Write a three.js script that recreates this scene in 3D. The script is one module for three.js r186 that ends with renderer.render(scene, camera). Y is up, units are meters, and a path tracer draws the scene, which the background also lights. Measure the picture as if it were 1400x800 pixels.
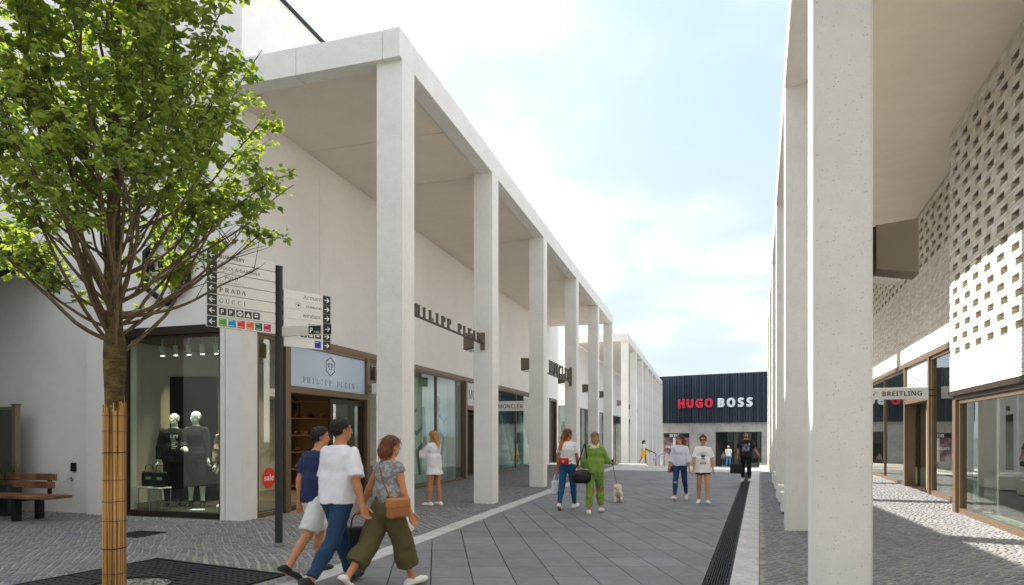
import * as THREE from 'three';
import { mergeGeometries } from 'three/addons/utils/BufferGeometryUtils.js';
import { RoundedBoxGeometry } from 'three/addons/geometries/RoundedBoxGeometry.js';
import { TextGeometry } from 'three/addons/geometries/TextGeometry.js';
import { FontLoader } from 'three/addons/loaders/FontLoader.js';

// ---------------------------------------------------------------- camera, sky, sun, exposure
const scene = new THREE.Scene();
const camera = new THREE.PerspectiveCamera(68.46, 1400 / 800, 0.1, 2500);   // level camera, lens shifted upwards
camera.position.set(0, 1.58, 0);
camera.rotation.y = THREE.MathUtils.degToRad(16.46);
camera.setViewOffset(1400, 1190, 0, 0, 1400, 800);
const renderer = new THREE.WebGLRenderer({ antialias: true });
renderer.toneMapping = THREE.LinearToneMapping;
renderer.toneMappingExposure = 3.35;
renderer.shadowMap.enabled = true;
const SUN = new THREE.Vector3(-0.681, 0.660, -0.317).normalize();
const sun = new THREE.DirectionalLight(0xfff7ee, 3.7);
sun.position.copy(SUN).multiplyScalar(120).add(new THREE.Vector3(0, 0, -25));
sun.target.position.set(0, 0, -25);
sun.castShadow = true;
sun.shadow.mapSize.set(4096, 4096);
Object.assign(sun.shadow.camera, { left: -60, right: 60, top: 60, bottom: -60, near: 1, far: 260 });
scene.add(sun, sun.target);

let seed = 20240611;
const rnd = () => { seed = (seed + 0x6d2b79f5) | 0; let t = Math.imul(seed ^ (seed >>> 15), 1 | seed); t = (t + Math.imul(t ^ (t >>> 7), 61 | t)) ^ t; return ((t ^ (t >>> 14)) >>> 0) / 4294967296; };
const rr = (a, b) => a + (b - a) * rnd();
const lerp = (a, b, t) => a + (b - a) * t, clamp = (x, a = 0, b = 1) => Math.min(b, Math.max(a, x)), sstep = (a, b, x) => { const t = clamp((x - a) / (b - a)); return t * t * (3 - 2 * t); };
const V = (x, y, z) => new THREE.Vector3(x, y, z);
const hash = (x, y, z) => { let h = (x * 374761393 + y * 668265263 + z * 2147483647) | 0; h = Math.imul(h ^ (h >>> 13), 1274126177); return ((h ^ (h >>> 16)) >>> 0) / 4294967296; };
function noise(x, y, z) {
  const xi = Math.floor(x), yi = Math.floor(y), zi = Math.floor(z), s = (t) => t * t * (3 - 2 * t), u = s(x - xi), v = s(y - yi), w = s(z - zi);
  const L = (k) => lerp(lerp(hash(xi, yi, zi + k), hash(xi + 1, yi, zi + k), u), lerp(hash(xi, yi + 1, zi + k), hash(xi + 1, yi + 1, zi + k), u), v);
  return lerp(L(0), L(1), w);
}
const fbm = (x, y, z, n = 4) => { let a = 0, g = 0.5; for (let i = 0; i < n; i++) { a += g * noise(x, y, z); x *= 2.03; y *= 2.03; z *= 2.03; g *= 0.5; } return a / (1 - Math.pow(0.5, n)); };

// the sky: thin white cloud with blue gaps, bright around the sun
{
  const w = 1024, h = 512, data = new Float32Array(w * h * 4);
  for (let j = 0; j < h; j++) for (let i = 0; i < w; i++) {
    const el = ((j + 0.5) / h - 0.5) * Math.PI, az = ((i + 0.5) / w - 0.5) * 2 * Math.PI;
    const x = Math.cos(el) * Math.cos(az), y = Math.sin(el), z = Math.cos(el) * Math.sin(az);
    const yy = Math.max(y, 0) + 0.16, px = x / yy, pz = z / yy;
    const warp = fbm(px * 0.9 + 3, pz * 0.9 + 7, 1.5, 3) * 1.5;
    const big = fbm(px * 0.8 + warp + 11, pz * 0.55 + warp + 4, 3.1, 5), fine = fbm(px * 2.3 + warp * 1.1, pz * 2.3 + warp * 0.5 + 9, 7.7, 6);
    let c = sstep(0.385, 0.59, big * 0.5 + fine * 0.53);
    c = lerp(c, 1, 0.25 * sstep(0.3, 0.0, y));
    const a = Math.acos(clamp(x * SUN.x + y * SUN.y + z * SUN.z, -1, 1));
    const glow = 0.3 * Math.exp(-a * a / 0.6) + 3.2 * Math.exp(-a * a / 0.05);
    const up = sstep(0, 0.9, y), body = 0.9 + 0.95 * (fine - 0.5) + 0.25 * (big - 0.5);
    const r = lerp(lerp(0.222, 0.14, up), 0.335 * body, c), g = lerp(lerp(0.262, 0.21, up), 0.343 * body, c), b = lerp(lerp(0.315, 0.33, up), 0.358 * body, c);
    const k = (j * w + i) * 4, s = y < 0 ? 0.55 : 1;
    data[k] = s * (r + glow * (0.6 + 0.4 * c)); data[k + 1] = s * (g + glow * 0.97 * (0.6 + 0.4 * c)); data[k + 2] = s * (b + glow * 0.9 * (0.6 + 0.4 * c)); data[k + 3] = 1;
  }
  const sky = new THREE.DataTexture(data, w, h, THREE.RGBAFormat, THREE.FloatType);
  sky.mapping = THREE.EquirectangularReflectionMapping; sky.magFilter = THREE.LinearFilter; sky.needsUpdate = true;
  scene.background = sky; scene.environment = sky;
}

// ---------------------------------------------------------------- textures and materials
function tex(n, px, srgb = true) {   // n x n texels, px(u, v, i, j) -> [r, g, b] 0..255
  const d = new Uint8Array(n * n * 4);
  for (let j = 0; j < n; j++) for (let i = 0; i < n; i++) { const c = px(i, j), k = (j * n + i) * 4; d[k] = clamp(c[0], 0, 255); d[k + 1] = clamp(c[1], 0, 255); d[k + 2] = clamp(c[2], 0, 255); d[k + 3] = 255; }
  const t = new THREE.DataTexture(d, n, n); t.magFilter = THREE.LinearFilter; t.wrapS = t.wrapT = THREE.RepeatWrapping; if (srgb) t.colorSpace = THREE.SRGBColorSpace; t.needsUpdate = true; return t;
}
// periodic value noise so that the textures tile
const per = (n) => { const g = new Float32Array(n * n).map(() => rnd()); return (u, v) => { u = (u % n + n) % n; v = (v % n + n) % n; const i = Math.floor(u), j = Math.floor(v), a = u - i, b = v - j, i1 = (i + 1) % n, j1 = (j + 1) % n; return lerp(lerp(g[j * n + i], g[j * n + i1], a), lerp(g[j1 * n + i], g[j1 * n + i1], a), b); }; };
function mottled(n, base, amp, { pits = 0, pitR = 2, pitC = 0.55, freqs = [4, 16, 64, 256], stretch = 1 } = {}) {   // colour + height texture of a mineral surface
  const ns = freqs.map((f) => per(f)), m = new Float32Array(n * n), ht = new Float32Array(n * n);
  for (let j = 0; j < n; j++) for (let i = 0; i < n; i++) { let s = 0, h = 0; ns.forEach((f, k) => { const q = f(i / n * freqs[k], j / n * freqs[k] * (k === 0 ? 1 : stretch)) - 0.5; s += q / (1 + k * 0.4); h += q * (k ? 1 : 0.3); }); m[j * n + i] = 1 + s * amp; ht[j * n + i] = 0.6 + h * 0.25; }
  for (let k = 0; k < pits; k++) {
    const x = rnd() * n, y = rnd() * n, r = pitR * (0.35 + rnd() * rnd() * 1.4);
    for (let dy = -Math.ceil(r); dy <= r; dy++) for (let dx = -Math.ceil(r); dx <= r; dx++) { const q = Math.hypot(dx, dy) / r; if (q < 1) { const id = ((Math.floor(y + dy) + n) % n) * n + (Math.floor(x + dx) + n) % n; m[id] *= lerp(pitC, 1, q * q); ht[id] -= 0.5 * (1 - q * q); } }
  }
  return { map: tex(n, (i, j) => base.map((c) => c * m[j * n + i])), bump: tex(n, (i, j) => { const q = 255 * ht[j * n + i]; return [q, q, q]; }, false) };
}
const rep = (t, s) => { const c = t.clone(); c.repeat.set(1 / s, 1 / s); c.needsUpdate = true; return c; };
const mineral = (o, size, bump, rough, extra = {}) => new THREE.MeshStandardMaterial({ map: rep(o.map, size), bumpMap: rep(o.bump, size), bumpScale: bump, roughness: rough, ...extra });
const std = (hex, roughness = 0.6, metalness = 0, extra = {}) => new THREE.MeshStandardMaterial({ color: hex, roughness, metalness, ...extra });
const tConc = mottled(512, [238, 236, 231], 0.03, { pits: 760, pitR: 1.4, pitC: 0.6, freqs: [4, 16, 96, 256] });
const tPlas = mottled(512, [240, 237, 232], 0.022, { pits: 0 });
const tGran = mottled(256, [190, 188, 184], 0.16, { freqs: [4, 32, 128, 256] });
const tTile = mottled(512, [127, 127, 128], 0.13, { freqs: [4, 24, 128, 512], pits: 300, pitR: 1.4, pitC: 0.75 });
const tSett = mottled(256, [130, 130, 132], 0.3, { freqs: [4, 16, 64, 128] });
const tBrick = mottled(256, [230, 225, 217], 0.1, { freqs: [4, 16, 64, 128], pits: 90, pitR: 2, pitC: 0.8 });
const tBare = mottled(512, [168, 166, 160], 0.14, { freqs: [4, 12, 48, 256], pits: 160, pitR: 2, pitC: 0.7 });
const tWood = mottled(256, [128, 92, 62], 0.4, { freqs: [4, 8, 32, 64], stretch: 0.12 });
const M = {
  conc: mineral(tConc, 1.3, 0.003, 0.85), plas: mineral(tPlas, 2.2, 0.001, 0.9), soff: mineral(tPlas, 3.1, 0.001, 0.9, { color: 0xfdf6ec }), kerb: mineral(tGran, 0.9, 0.002, 0.8),
  tiles: [0xffffff, 0xf5f5f6, 0xeceded, 0xfaf8f6].map((c) => mineral(tTile, 1.7, 0.003, 0.72, { color: c })),
  setts: [0xffffff, 0xe4e6ea, 0xd2d6dc, 0xf0ece4].map((c) => mineral(tSett, 0.35, 0.0012, 0.75, { color: c })),
  bricks: [0xffffff, 0xf3efe8, 0xe9e3d8, 0xfbf7f0].map((c) => mineral(tBrick, 0.5, 0.0015, 0.85, { color: c })),
  bare: mineral(tBare, 3, 0.003, 0.85), light: mineral(tGran, 2.3, 0.002, 0.8), joint: mineral(tBare, 0.8, 0.004, 0.95, { color: 0xe2ddd2 }),
  wood: mineral(tWood, 0.9, 0.004, 0.7), mortar: mineral(tBare, 0.6, 0.003, 0.95, { color: 0xf4eee4 }),
  bronze: std(0x7d6a56, 0.42, 0.6), bronzeDark: std(0x3a2f26, 0.45, 0.5), darkMetal: std(0x2c3034, 0.5, 0.45), iron: std(0x2a2c2f, 0.6, 0.55), chrome: std(0xc9ccd0, 0.18, 1),
  glass: new THREE.MeshPhysicalMaterial({ color: 0xeaf3ee, transmission: 1, thickness: 0, roughness: 0.0, ior: 1.62 }),
  black: std(0x0b0b0c, 0.7), white: std(0xeeeeec, 0.55), signWhite: std(0xf2f1ee, 0.5), charcoal: std(0x2f3336, 0.55),
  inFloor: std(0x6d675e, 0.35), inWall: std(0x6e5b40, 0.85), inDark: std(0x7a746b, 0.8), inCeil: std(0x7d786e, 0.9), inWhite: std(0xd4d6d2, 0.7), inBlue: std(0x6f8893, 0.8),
  glow: new THREE.MeshStandardMaterial({ color: 0xfff0d8, emissive: 0xfff0d8, emissiveIntensity: 2.2 }), red: std(0xd9281f, 0.5), shelf: std(0x6a5136, 0.6),
};

// ---------------------------------------------------------------- scene helpers
const names = new Map();
const numbered = (n) => { const k = names.get(n) ?? 0; names.set(n, k + 1); return k ? n + '_' + String(k).padStart(3, '0') : n; };
const shade = (o) => { o.castShadow = true; o.receiveShadow = true; return o; };
function thing(name, label, category, base = [0, 0, 0], { group, turn = 0, kind } = {}) {
  const o = new THREE.Group(); o.name = numbered(name); o.position.set(...base); o.rotation.y = turn; scene.add(o);
  o.userData = { label, category }; if (group) o.userData.group = group; if (kind) o.userData.kind = kind;
  return o;
}
const structure = (name, label) => { const o = new THREE.Group(); o.name = numbered(name); o.userData = { label, category: name.replace(/_/g, ' '), kind: 'structure' }; scene.add(o); return o; };
function clean(list) { return list.map((g) => { const q = g.index ? g.toNonIndexed() : g; for (const n of Object.keys(q.attributes)) if (!['position', 'normal', 'uv'].includes(n)) q.deleteAttribute(n); return q; }); }
function part(name, geoms, mat, parent) { const list = Array.isArray(geoms) ? geoms : [geoms]; const m = shade(new THREE.Mesh(list.length > 1 ? mergeGeometries(clean(list)) : list[0], mat)); m.name = name; parent.add(m); return m; }
function uvM(g) {   // uv in metres from the dominant normal
  if (g.index) g = g.toNonIndexed();
  const p = g.attributes.position, n = g.attributes.normal, uv = new Float32Array(p.count * 2);
  for (let i = 0; i < p.count; i++) { const ax = Math.abs(n.getX(i)), ay = Math.abs(n.getY(i)), az = Math.abs(n.getZ(i)); if (ay >= ax && ay >= az) { uv[i * 2] = p.getX(i); uv[i * 2 + 1] = p.getZ(i); } else if (ax >= az) { uv[i * 2] = p.getZ(i); uv[i * 2 + 1] = p.getY(i); } else { uv[i * 2] = p.getX(i); uv[i * 2 + 1] = p.getY(i); } }
  g.setAttribute('uv', new THREE.BufferAttribute(uv, 2)); return g;
}
const bx = (x0, x1, y0, y1, z0, z1) => uvM(new THREE.BoxGeometry(Math.abs(x1 - x0), Math.abs(y1 - y0), Math.abs(z1 - z0)).translate((x0 + x1) / 2, (y0 + y1) / 2, (z0 + z1) / 2));
const rbx = (x0, x1, y0, y1, z0, z1, r = 0.01) => uvM(new RoundedBoxGeometry(Math.abs(x1 - x0), Math.abs(y1 - y0), Math.abs(z1 - z0), 1, r).translate((x0 + x1) / 2, (y0 + y1) / 2, (z0 + z1) / 2));
const cyl = (r0, r1, a, b, seg = 12) => { const d = b.clone().sub(a), g = new THREE.CylinderGeometry(r1, r0, d.length(), seg); g.applyQuaternion(new THREE.Quaternion().setFromUnitVectors(V(0, 1, 0), d.normalize())); return g.translate((a.x + b.x) / 2, (a.y + b.y) / 2, (a.z + b.z) / 2); };
const tube = (pts, r, seg = 24, rad = 8) => new THREE.TubeGeometry(new THREE.CatmullRomCurve3(pts), seg, r, rad);
function canvasTex(w, h, draw) { const c = document.createElement('canvas'); c.width = w; c.height = h; const x = c.getContext('2d'); draw(x, w, h); const t = new THREE.CanvasTexture(c); t.colorSpace = THREE.SRGBColorSpace; return t; }
const printed = (t, rough = 0.5, extra = {}) => new THREE.MeshStandardMaterial({ map: t, roughness: rough, ...extra });
// a printed face: plane of w x h, uv 0..1, facing +z
const face = (w, h) => new THREE.PlaneGeometry(w, h);
const fontLoad = new FontLoader();
const fSans = await fontLoad.loadAsync('fonts/droid/droid_sans_bold.typeface.json'), fSerif = await fontLoad.loadAsync('fonts/droid/droid_serif_regular.typeface.json'), fReg = await fontLoad.loadAsync('fonts/droid/droid_sans_regular.typeface.json');

// ---------------------------------------------------------------- ground levels
const PHI = THREE.MathUtils.degToRad(4.69), RD = [Math.sin(PHI), -Math.cos(PHI)], RP = [Math.cos(PHI), Math.sin(PHI)];
const latOf = (x, z) => x * RP[0] + z * RP[1];
const ramp = (z) => -0.045 * Math.min(52, Math.max(0, -z - 33.5));
function groundY(x, z) {   // the paving falls gently to the drain and, further on, downhill
  const lat = latOf(x, z); let y = 0;
  if (lat > 0) y = -0.1 + Math.min(lat, 4.4) / 4.1 * 0.15;
  else if (x > -3.93) y = -0.1 * (x + 3.93) / (x + 3.93 - lat);
  return y + ramp(z);
}

// ---------------------------------------------------------------- ground, paving, kerbs, drain
function sheet(xs, zs, yf) {
  const pos = [], idx = [], uv = [];
  for (const z of zs) for (const x of xs) { pos.push(x, yf(x, z), z); uv.push(x, z); }
  for (let j = 0; j < zs.length - 1; j++) for (let i = 0; i < xs.length - 1; i++) { const a = j * xs.length + i, b = a + 1, c = a + xs.length, d = c + 1; idx.push(a, b, c, b, d, c); }
  const g = new THREE.BufferGeometry(); g.setAttribute('position', new THREE.Float32BufferAttribute(pos, 3)); g.setAttribute('uv', new THREE.Float32BufferAttribute(uv, 2)); g.setIndex(idx); g.computeVertexNormals();
  if (g.attributes.normal.getY(0) < 0) { idx.reverse(); g.setIndex(idx); g.computeVertexNormals(); }
  return g;
}
const range = (a, b, n) => Array.from({ length: n + 1 }, (_, i) => lerp(a, b, i / n));
{
  const xs = [-900, -200, -60, ...range(-30, 14, 44), 60, 200, 900], zs = [-900, -300, -140, ...range(-96, -36, 30), -33.5, ...range(-32, 10, 28), 40, 150, 900];
  const g = shade(new THREE.Mesh(sheet(xs, zs, (x, z) => groundY(clamp(x, -30, 14), clamp(z, -85, 10)) - 0.09), mineral(tBare, 2.7, 0.003, 0.9, { color: 0x7c7d80 })));
  g.name = 'ground'; g.userData = { label: 'dark base course of the ground under the paving', category: 'ground', kind: 'structure' }; scene.add(g);
}
// polygons in plan: clip, then give them thickness
function clipPoly(poly, planes) {
  for (const [a, b, c] of planes) {   // keep a x + b z + c >= 0
    const out = [];
    for (let i = 0; i < poly.length; i++) { const p = poly[i], q = poly[(i + 1) % poly.length], dp = a * p[0] + b * p[1] + c, dq = a * q[0] + b * q[1] + c; if (dp >= 0) out.push(p); if ((dp >= 0) !== (dq >= 0)) { const t = dp / (dp - dq); out.push([lerp(p[0], q[0], t), lerp(p[1], q[1], t)]); } }
    poly = out; if (poly.length < 3) return null;
  }
  let A = 0; for (let i = 0; i < poly.length; i++) { const p = poly[i], q = poly[(i + 1) % poly.length]; A += p[0] * q[1] - q[0] * p[1]; }
  return Math.abs(A) < 0.004 ? null : poly;
}
function slab(poly, lift = 0, thick = 0.05, bev = 0.004) {
  const pos = [], uv = [], n = poly.length, ou = rnd() * 7, ov = rnd() * 7, cx = poly.reduce((s, p) => s + p[0], 0) / n, cz = poly.reduce((s, p) => s + p[1], 0) / n;
  const at = (p, dy, ins) => { const L = Math.hypot(p[0] - cx, p[1] - cz) || 1, k = 1 - ins / L, x = cx + (p[0] - cx) * k, z = cz + (p[1] - cz) * k; return [x, groundY(x, z) + lift + dy, z]; };
  const tri = (...v) => { const e1 = [v[1][0] - v[0][0], v[1][1] - v[0][1], v[1][2] - v[0][2]], e2 = [v[2][0] - v[0][0], v[2][1] - v[0][1], v[2][2] - v[0][2]], f = v; void e1; void e2; for (const q of f) { pos.push(...q); uv.push(q[0] + ou + q[1], q[2] + ov); } };
  let A = 0; for (let i = 0; i < n; i++) { const p = poly[i], q = poly[(i + 1) % n]; A += p[0] * q[1] - q[0] * p[1]; }
  const P = A > 0 ? [...poly].reverse() : poly;
  for (let i = 0; i < n; i++) {
    const p = P[i], q = P[(i + 1) % n];
    tri(at([cx, cz], 0, 0), at(p, 0, bev), at(q, 0, bev));
    tri(at(p, 0, bev), at(p, -bev, 0), at(q, 0, bev)); tri(at(q, 0, bev), at(p, -bev, 0), at(q, -bev, 0));
    tri(at(p, -bev, 0), at(p, -thick, 0), at(q, -bev, 0)); tri(at(q, -bev, 0), at(p, -thick, 0), at(q, -thick, 0));
  }
  const g = new THREE.BufferGeometry(); g.setAttribute('position', new THREE.Float32BufferAttribute(pos, 3)); g.setAttribute('uv', new THREE.Float32BufferAttribute(uv, 2)); g.computeVertexNormals(); return g;
}
const inView = (x, z) => { const d = -0.2833 * x - 0.959 * z, s = 0.959 * x - 0.2833 * z; return d > 6.2 && Math.abs(s) < d * 0.83; };
const nearness = (x, z) => (inView(x, z) ? 0 : 1000) + Math.hypot(x, z);
function fillPieces(root, name, list, mats) {   // the 300 that show largest one by one, the rest as one part for each tone
  list.sort((a, b) => nearness(...a.c) - nearness(...b.c));
  list.slice(0, 300).forEach((t) => part(name, t.g, mats[t.m], root));
  const rest = mats.map(() => []); list.slice(300).forEach((t) => rest[t.m].push(t.g));
  const geos = rest.map((l) => (l.length ? mergeGeometries(clean(l)) : null)).filter(Boolean);
  if (geos.length) { const o = part(name, mergeGeometries(geos, true), mats.filter((_, i) => rest[i].length), root); o.userData.kind = 'stuff'; }
}
{ // the plaza: large dark slabs laid askew to the buildings
  const root = structure('plaza', 'dark grey rectangular slab paving of the walkway between the kerbs'), list = [];
  const A = [-0.394, -0.919], B = [0.919, -0.394];
  const planes = [[1, 0, 3.922], [-RP[0], -RP[1], -0.60], [2.0, 6.68, 2.0 * 3.93 + 6.68 * 28.95], [0, -1, 1]];
  const w = 0.465, l = 0.545;
  for (let i = -30; i < 60; i++) for (let j = -4; j < 70; j++) {
    const o = (i % 2 ? 0.0 : 0.0), u0 = i * w + 0.005, u1 = (i + 1) * w - 0.005, v0 = (j + o) * l + 0.0022, v1 = (j + o + 1) * l - 0.0022;
    const pt = (u, v) => [-1.2 + B[0] * u + A[0] * v, -5 + B[1] * u + A[1] * v];
    const c = pt((u0 + u1) / 2, (v0 + v1) / 2); if (c[0] < -6 || c[0] > 6 || c[1] < -36 || c[1] > 2) continue;
    const p = clipPoly([pt(u0, v0), pt(u1, v0), pt(u1, v1), pt(u0, v1)], planes); if (!p) continue;
    list.push({ g: slab(p, rr(-0.0012, 0.0012)), c, m: Math.floor(rnd() * 4) });
  }
  fillPieces(root, 'paving_slab', list, M.tiles);
}
{ // the pale cross band and the lower street
  const root = structure('light_band', 'pale stone band crossing the walkway before the slope'), list = [];
  const planes = [[-2.0, -6.68, -(2.0 * 3.93 + 6.68 * 28.95) - 0.02], [0, 1, 34.6]];
  for (let i = -8; i < 12; i++) for (let j = 0; j < 8; j++) { const x = -3.9 + i * 0.9, z = -28.4 - j * 0.9; if (x > 3.4) continue; const p = clipPoly([[x + 0.003, z - 0.003], [x + 0.897, z - 0.003], [x + 0.897, z - 0.897], [x + 0.003, z - 0.897]], [...planes, [1, 0, 3.925]]); if (p) list.push({ g: slab(p, 0.001), c: [x, z], m: 0 }); }
  fillPieces(root, 'band_stone', list, [M.light]);
  const low = structure('lower_street', 'pale paving of the street falling away to the dark building');
  part('surface', sheet(range(-30, 40, 35), [...range(-90, -36, 18), -34.5].sort((a, b) => a - b), (x, z) => ramp(Math.max(z, -85)) - 0.03 - 0.06 * sstep(-6, 2, x)), M.light, low);
}
// small setts in diagonal rows, bedded in pale grit
function sett(w, l, h) {   // chipped top: a low frustum with crowned centre
  const a = w / 2, b = l / 2, c = 0.013, q = (s) => (rnd() - 0.5) * s;
  const T = [[-a + c, -0.002 + q(0.004), -b + c], [a - c, q(0.004), -b + c], [a - c, q(0.004), b - c], [-a + c, q(0.004), b - c]], S = [[-a, -0.012, -b], [a, -0.012, -b], [a, -0.012, b], [-a, -0.012, b]], U = S.map((p) => [p[0], -h, p[2]]), C = [q(0.01), 0.001, q(0.01)];
  const pos = [], uv = [], f = (...v) => v.forEach((p) => { pos.push(...p); uv.push(p[0] + p[1], p[2]); });
  for (let i = 0; i < 4; i++) { const j = (i + 1) % 4; f(C, T[j], T[i]); f(T[i], T[j], S[i]); f(T[j], S[j], S[i]); f(S[i], S[j], U[i]); f(S[j], U[j], U[i]); }
  const g = new THREE.BufferGeometry(); g.setAttribute('position', new THREE.Float32BufferAttribute(pos, 3)); g.setAttribute('uv', new THREE.Float32BufferAttribute(uv, 2)); g.computeVertexNormals(); return g;
}
function setts(root, box, ang, keep, shapes = 8) {
  const geos = Array.from({ length: shapes }, () => sett(rr(0.081, 0.089), rr(0.086, 0.106), 0.03));
  const d = [Math.sin(ang), -Math.cos(ang)], e = [Math.cos(ang), Math.sin(ang)], [x0, x1, z0, z1] = box, cx = (x0 + x1) / 2, cz = (z0 + z1) / 2, R = Math.hypot(x1 - x0, z1 - z0) / 2, list = [];
  for (let r = -Math.ceil(R / 0.101); r <= R / 0.101; r++) {
    let v = -R + rnd() * 0.1;
    while (v < R) {
      const L = rr(0.097, 0.122), bend = 0.22 * (noise(v * 0.8, r * 0.06, 3) - 0.5) + 0.05 * (noise(v * 4.1, r * 0.5, 9) - 0.5), u = r * 0.101 + bend, x = cx + e[0] * u + d[0] * (v + L / 2), z = cz + e[1] * u + d[1] * (v + L / 2);
      if (keep(x, z)) list.push([x, z, L, ang + rr(-0.07, 0.07)]);
      v += L;
    }
  }
  list.sort((a, b) => nearness(a[0], a[1]) - nearness(b[0], b[1]));
  const place = (o, [x, z, L, t]) => { o.position.set(x, groundY(x, z) + rr(-0.002, 0.002), z); o.rotation.set(rr(-0.015, 0.015), -t, rr(-0.015, 0.015)); o.scale.set(1, 1, L / 0.112); o.updateMatrix(); return o; };
  list.slice(0, 300).forEach((s) => { const k = Math.floor(rnd() * shapes); place(part('sett', geos[k], M.setts[Math.floor(rnd() * 4)], root), s); });
  const rest = list.slice(300), buckets = geos.map(() => []); rest.forEach((s) => buckets[Math.floor(rnd() * shapes)].push(s));
  const dummy = new THREE.Object3D(), col = new THREE.Color();
  buckets.forEach((b, k) => { if (!b.length) return; const im = new THREE.InstancedMesh(geos[k], M.setts[0], b.length); b.forEach((s, i) => { im.setMatrixAt(i, place(dummy, s).matrix); const q = 0.68 + 0.32 * rnd(); im.setColorAt(i, col.setRGB(q, q * rr(0.98, 1.03), q * rr(0.98, 1.04))); }); im.name = 'sett'; im.userData.kind = 'stuff'; shade(im); root.add(im); });
}
{
  const root = structure('left_pavement', 'small dark stone setts with pale joints under the long colonnade');
  part('bedding', sheet([-24, -16, -8, -4.23], [-43, -33.5, -20, -10, -2], (x, z) => ramp(z) - 0.008), M.joint, root);
  setts(root, [-17, -4.23, -42, -3.5], -0.76, (x, z) => x < -4.28 && (z > -9.98 ? x > -17 && z < -3.6 : x > -8.2 && z > -42) && !(Math.abs((x + 5.75) * 0.987 - (z + 5.3) * -0.159) < 1.13 && Math.abs((x + 5.75) * -0.159 + (z + 5.3) * 0.987) < 1.13));
  const rp = structure('right_pavement', 'small stone setts between the square pillars and the brick shopfronts');
  const bed = sheet([0, 0.02, 4.3], [-42, -20, -2], (lat) => -0.1 + lat / 4.1 * 0.15 - 0.008).rotateY(-PHI);
  part('bedding', bed, M.joint, rp);
  setts(rp, [-1, 9, -42, -4], -0.72, (x, z) => { const l = latOf(x, z), s = x * RD[0] + z * RD[1]; return l > 0.05 && l < 4.15 && s > 4 && s < 40; });
}
{ // kerbs
  const kl = structure('left_kerb', 'pale granite kerb strip between setts and dark slabs');
  for (let z = -3.2; z > -33; z -= 1) part('kerb_stone', rbx(-4.232 + rr(-0.002, 0.002), -3.932, -0.08, 0.012 + rr(-0.002, 0.002), z - 0.002, z - 0.996, 0.006), M.kerb, kl);
  const kr = structure('right_kerb', 'pale granite kerb strip beside the slotted drain'); kr.rotation.y = -PHI;
  for (let s = 4; s < 31.5; s += 1) part('kerb_stone', rbx(-0.312, -0.004, -0.2, -0.088 + rr(-0.002, 0.002), -s - 0.002, -s - 0.996, 0.006), M.kerb, kr);
}
{ // slotted drain: iron gratings of lengthwise bars
  const o = thing('drain_grating', 'dark slotted iron drain running along the pale kerb', 'drain', [0, -0.13, 0], { turn: -PHI });
  const bars = []; for (let k = 0; k < 9; k++) bars.push(bx(-0.567 + k * 0.0275, -0.557 + k * 0.0275, 0.005, 0.034, -0.003, -0.997));
  for (let t = 0.06; t < 1; t += 0.125) bars.push(bx(-0.575, -0.33, 0.0, 0.022, -t, -t - 0.012));
  for (const t of [0.2, 0.5, 0.8]) for (const x of [-0.55, -0.355]) bars.push(bx(x - 0.012, x + 0.012, 0.02, 0.037, -t, -t - 0.05));
  bars.push(bx(-0.586, -0.574, -0.03, 0.04, -0.001, -0.999), bx(-0.331, -0.319, -0.03, 0.04, -0.001, -0.999));
  const g = mergeGeometries(clean(bars));
  for (let s = 4; s < 31; s += 1) part('grating', g, M.iron, o).position.z = -s;
}

// ---------------------------------------------------------------- left shop building with its colonnade
// a framed pane in a wall plane. ax 'x': the plane is x = c and runs along z; ax 'z': the plane is z = c and runs along x
function pane(parent, ax, c, a0, a1, y0, y1, { f = 0.05, mat = M.bronze, depth = 0.09, mull = [], glass = M.glass, trans = null } = {}) {
  const B = (p0, p1, q0, q1, d = depth, off = 0) => (ax === 'x' ? bx(c + off - d / 2, c + off + d / 2, q0, q1, p0, p1) : bx(p0, p1, q0, q1, c + off - d / 2, c + off + d / 2));
  const lo = Math.min(a0, a1), hi = Math.max(a0, a1), cuts = [lo, ...mull.slice().sort((p, q) => p - q), hi];
  const rails = [[y0, y0 + f * 1.6], [y1 - f, y1]]; if (trans) rails.push([trans - f / 2, trans + f / 2]);
  const bars = [...rails.map(([q0, q1]) => B(lo, hi, q0, q1)), B(lo, lo + f, y0 + f * 1.6, y1 - f, depth - 0.006), B(hi - f, hi, y0 + f * 1.6, y1 - f, depth - 0.006), ...mull.map((m) => B(m - f / 2, m + f / 2, y0 + f * 1.6, y1 - f, depth - 0.006))];
  const w = part('window', bars, mat, parent);
  for (let i = 0; i < cuts.length - 1; i++) part('pane', B(cuts[i] + 0.01, cuts[i + 1] - 0.01, y0 + 0.03, y1 - 0.03, 0.001), glass, w);
  return w;
}
const XF = -8.1, ZF = -9.87, SOF = 7.64, COLW = 0.46, COLX = -4.59;
const colZ = [-9.33, -13.95, -18.95, -24.3, -29.6, -34.5];
const hexLogo = (x, cx, cy, r, lw, flip) => { x.lineWidth = lw; x.beginPath(); for (let k = 0; k < 6; k++) { const a = Math.PI / 3 * k; x[k ? 'lineTo' : 'moveTo'](cx + r * 0.92 * Math.cos(a + Math.PI / 6) , cy + r * Math.sin(a + Math.PI / 6)); } x.closePath(); x.stroke(); x.font = `bold ${r * 0.95}px serif`; x.textAlign = 'center'; x.textBaseline = 'middle'; x.save(); x.translate(cx - r * 0.3, cy); x.scale(-0.8, 1); x.fillText('P', 0, 0); x.restore(); x.save(); x.translate(cx + r * 0.3, cy); x.scale(0.8, 1); x.fillText('P', 0, 0); x.restore(); };
const leftB = thing('shop_building', 'long white shop building with square-columned canopy and fashion shop windows', 'building', [0, 0, 0]);
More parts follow.
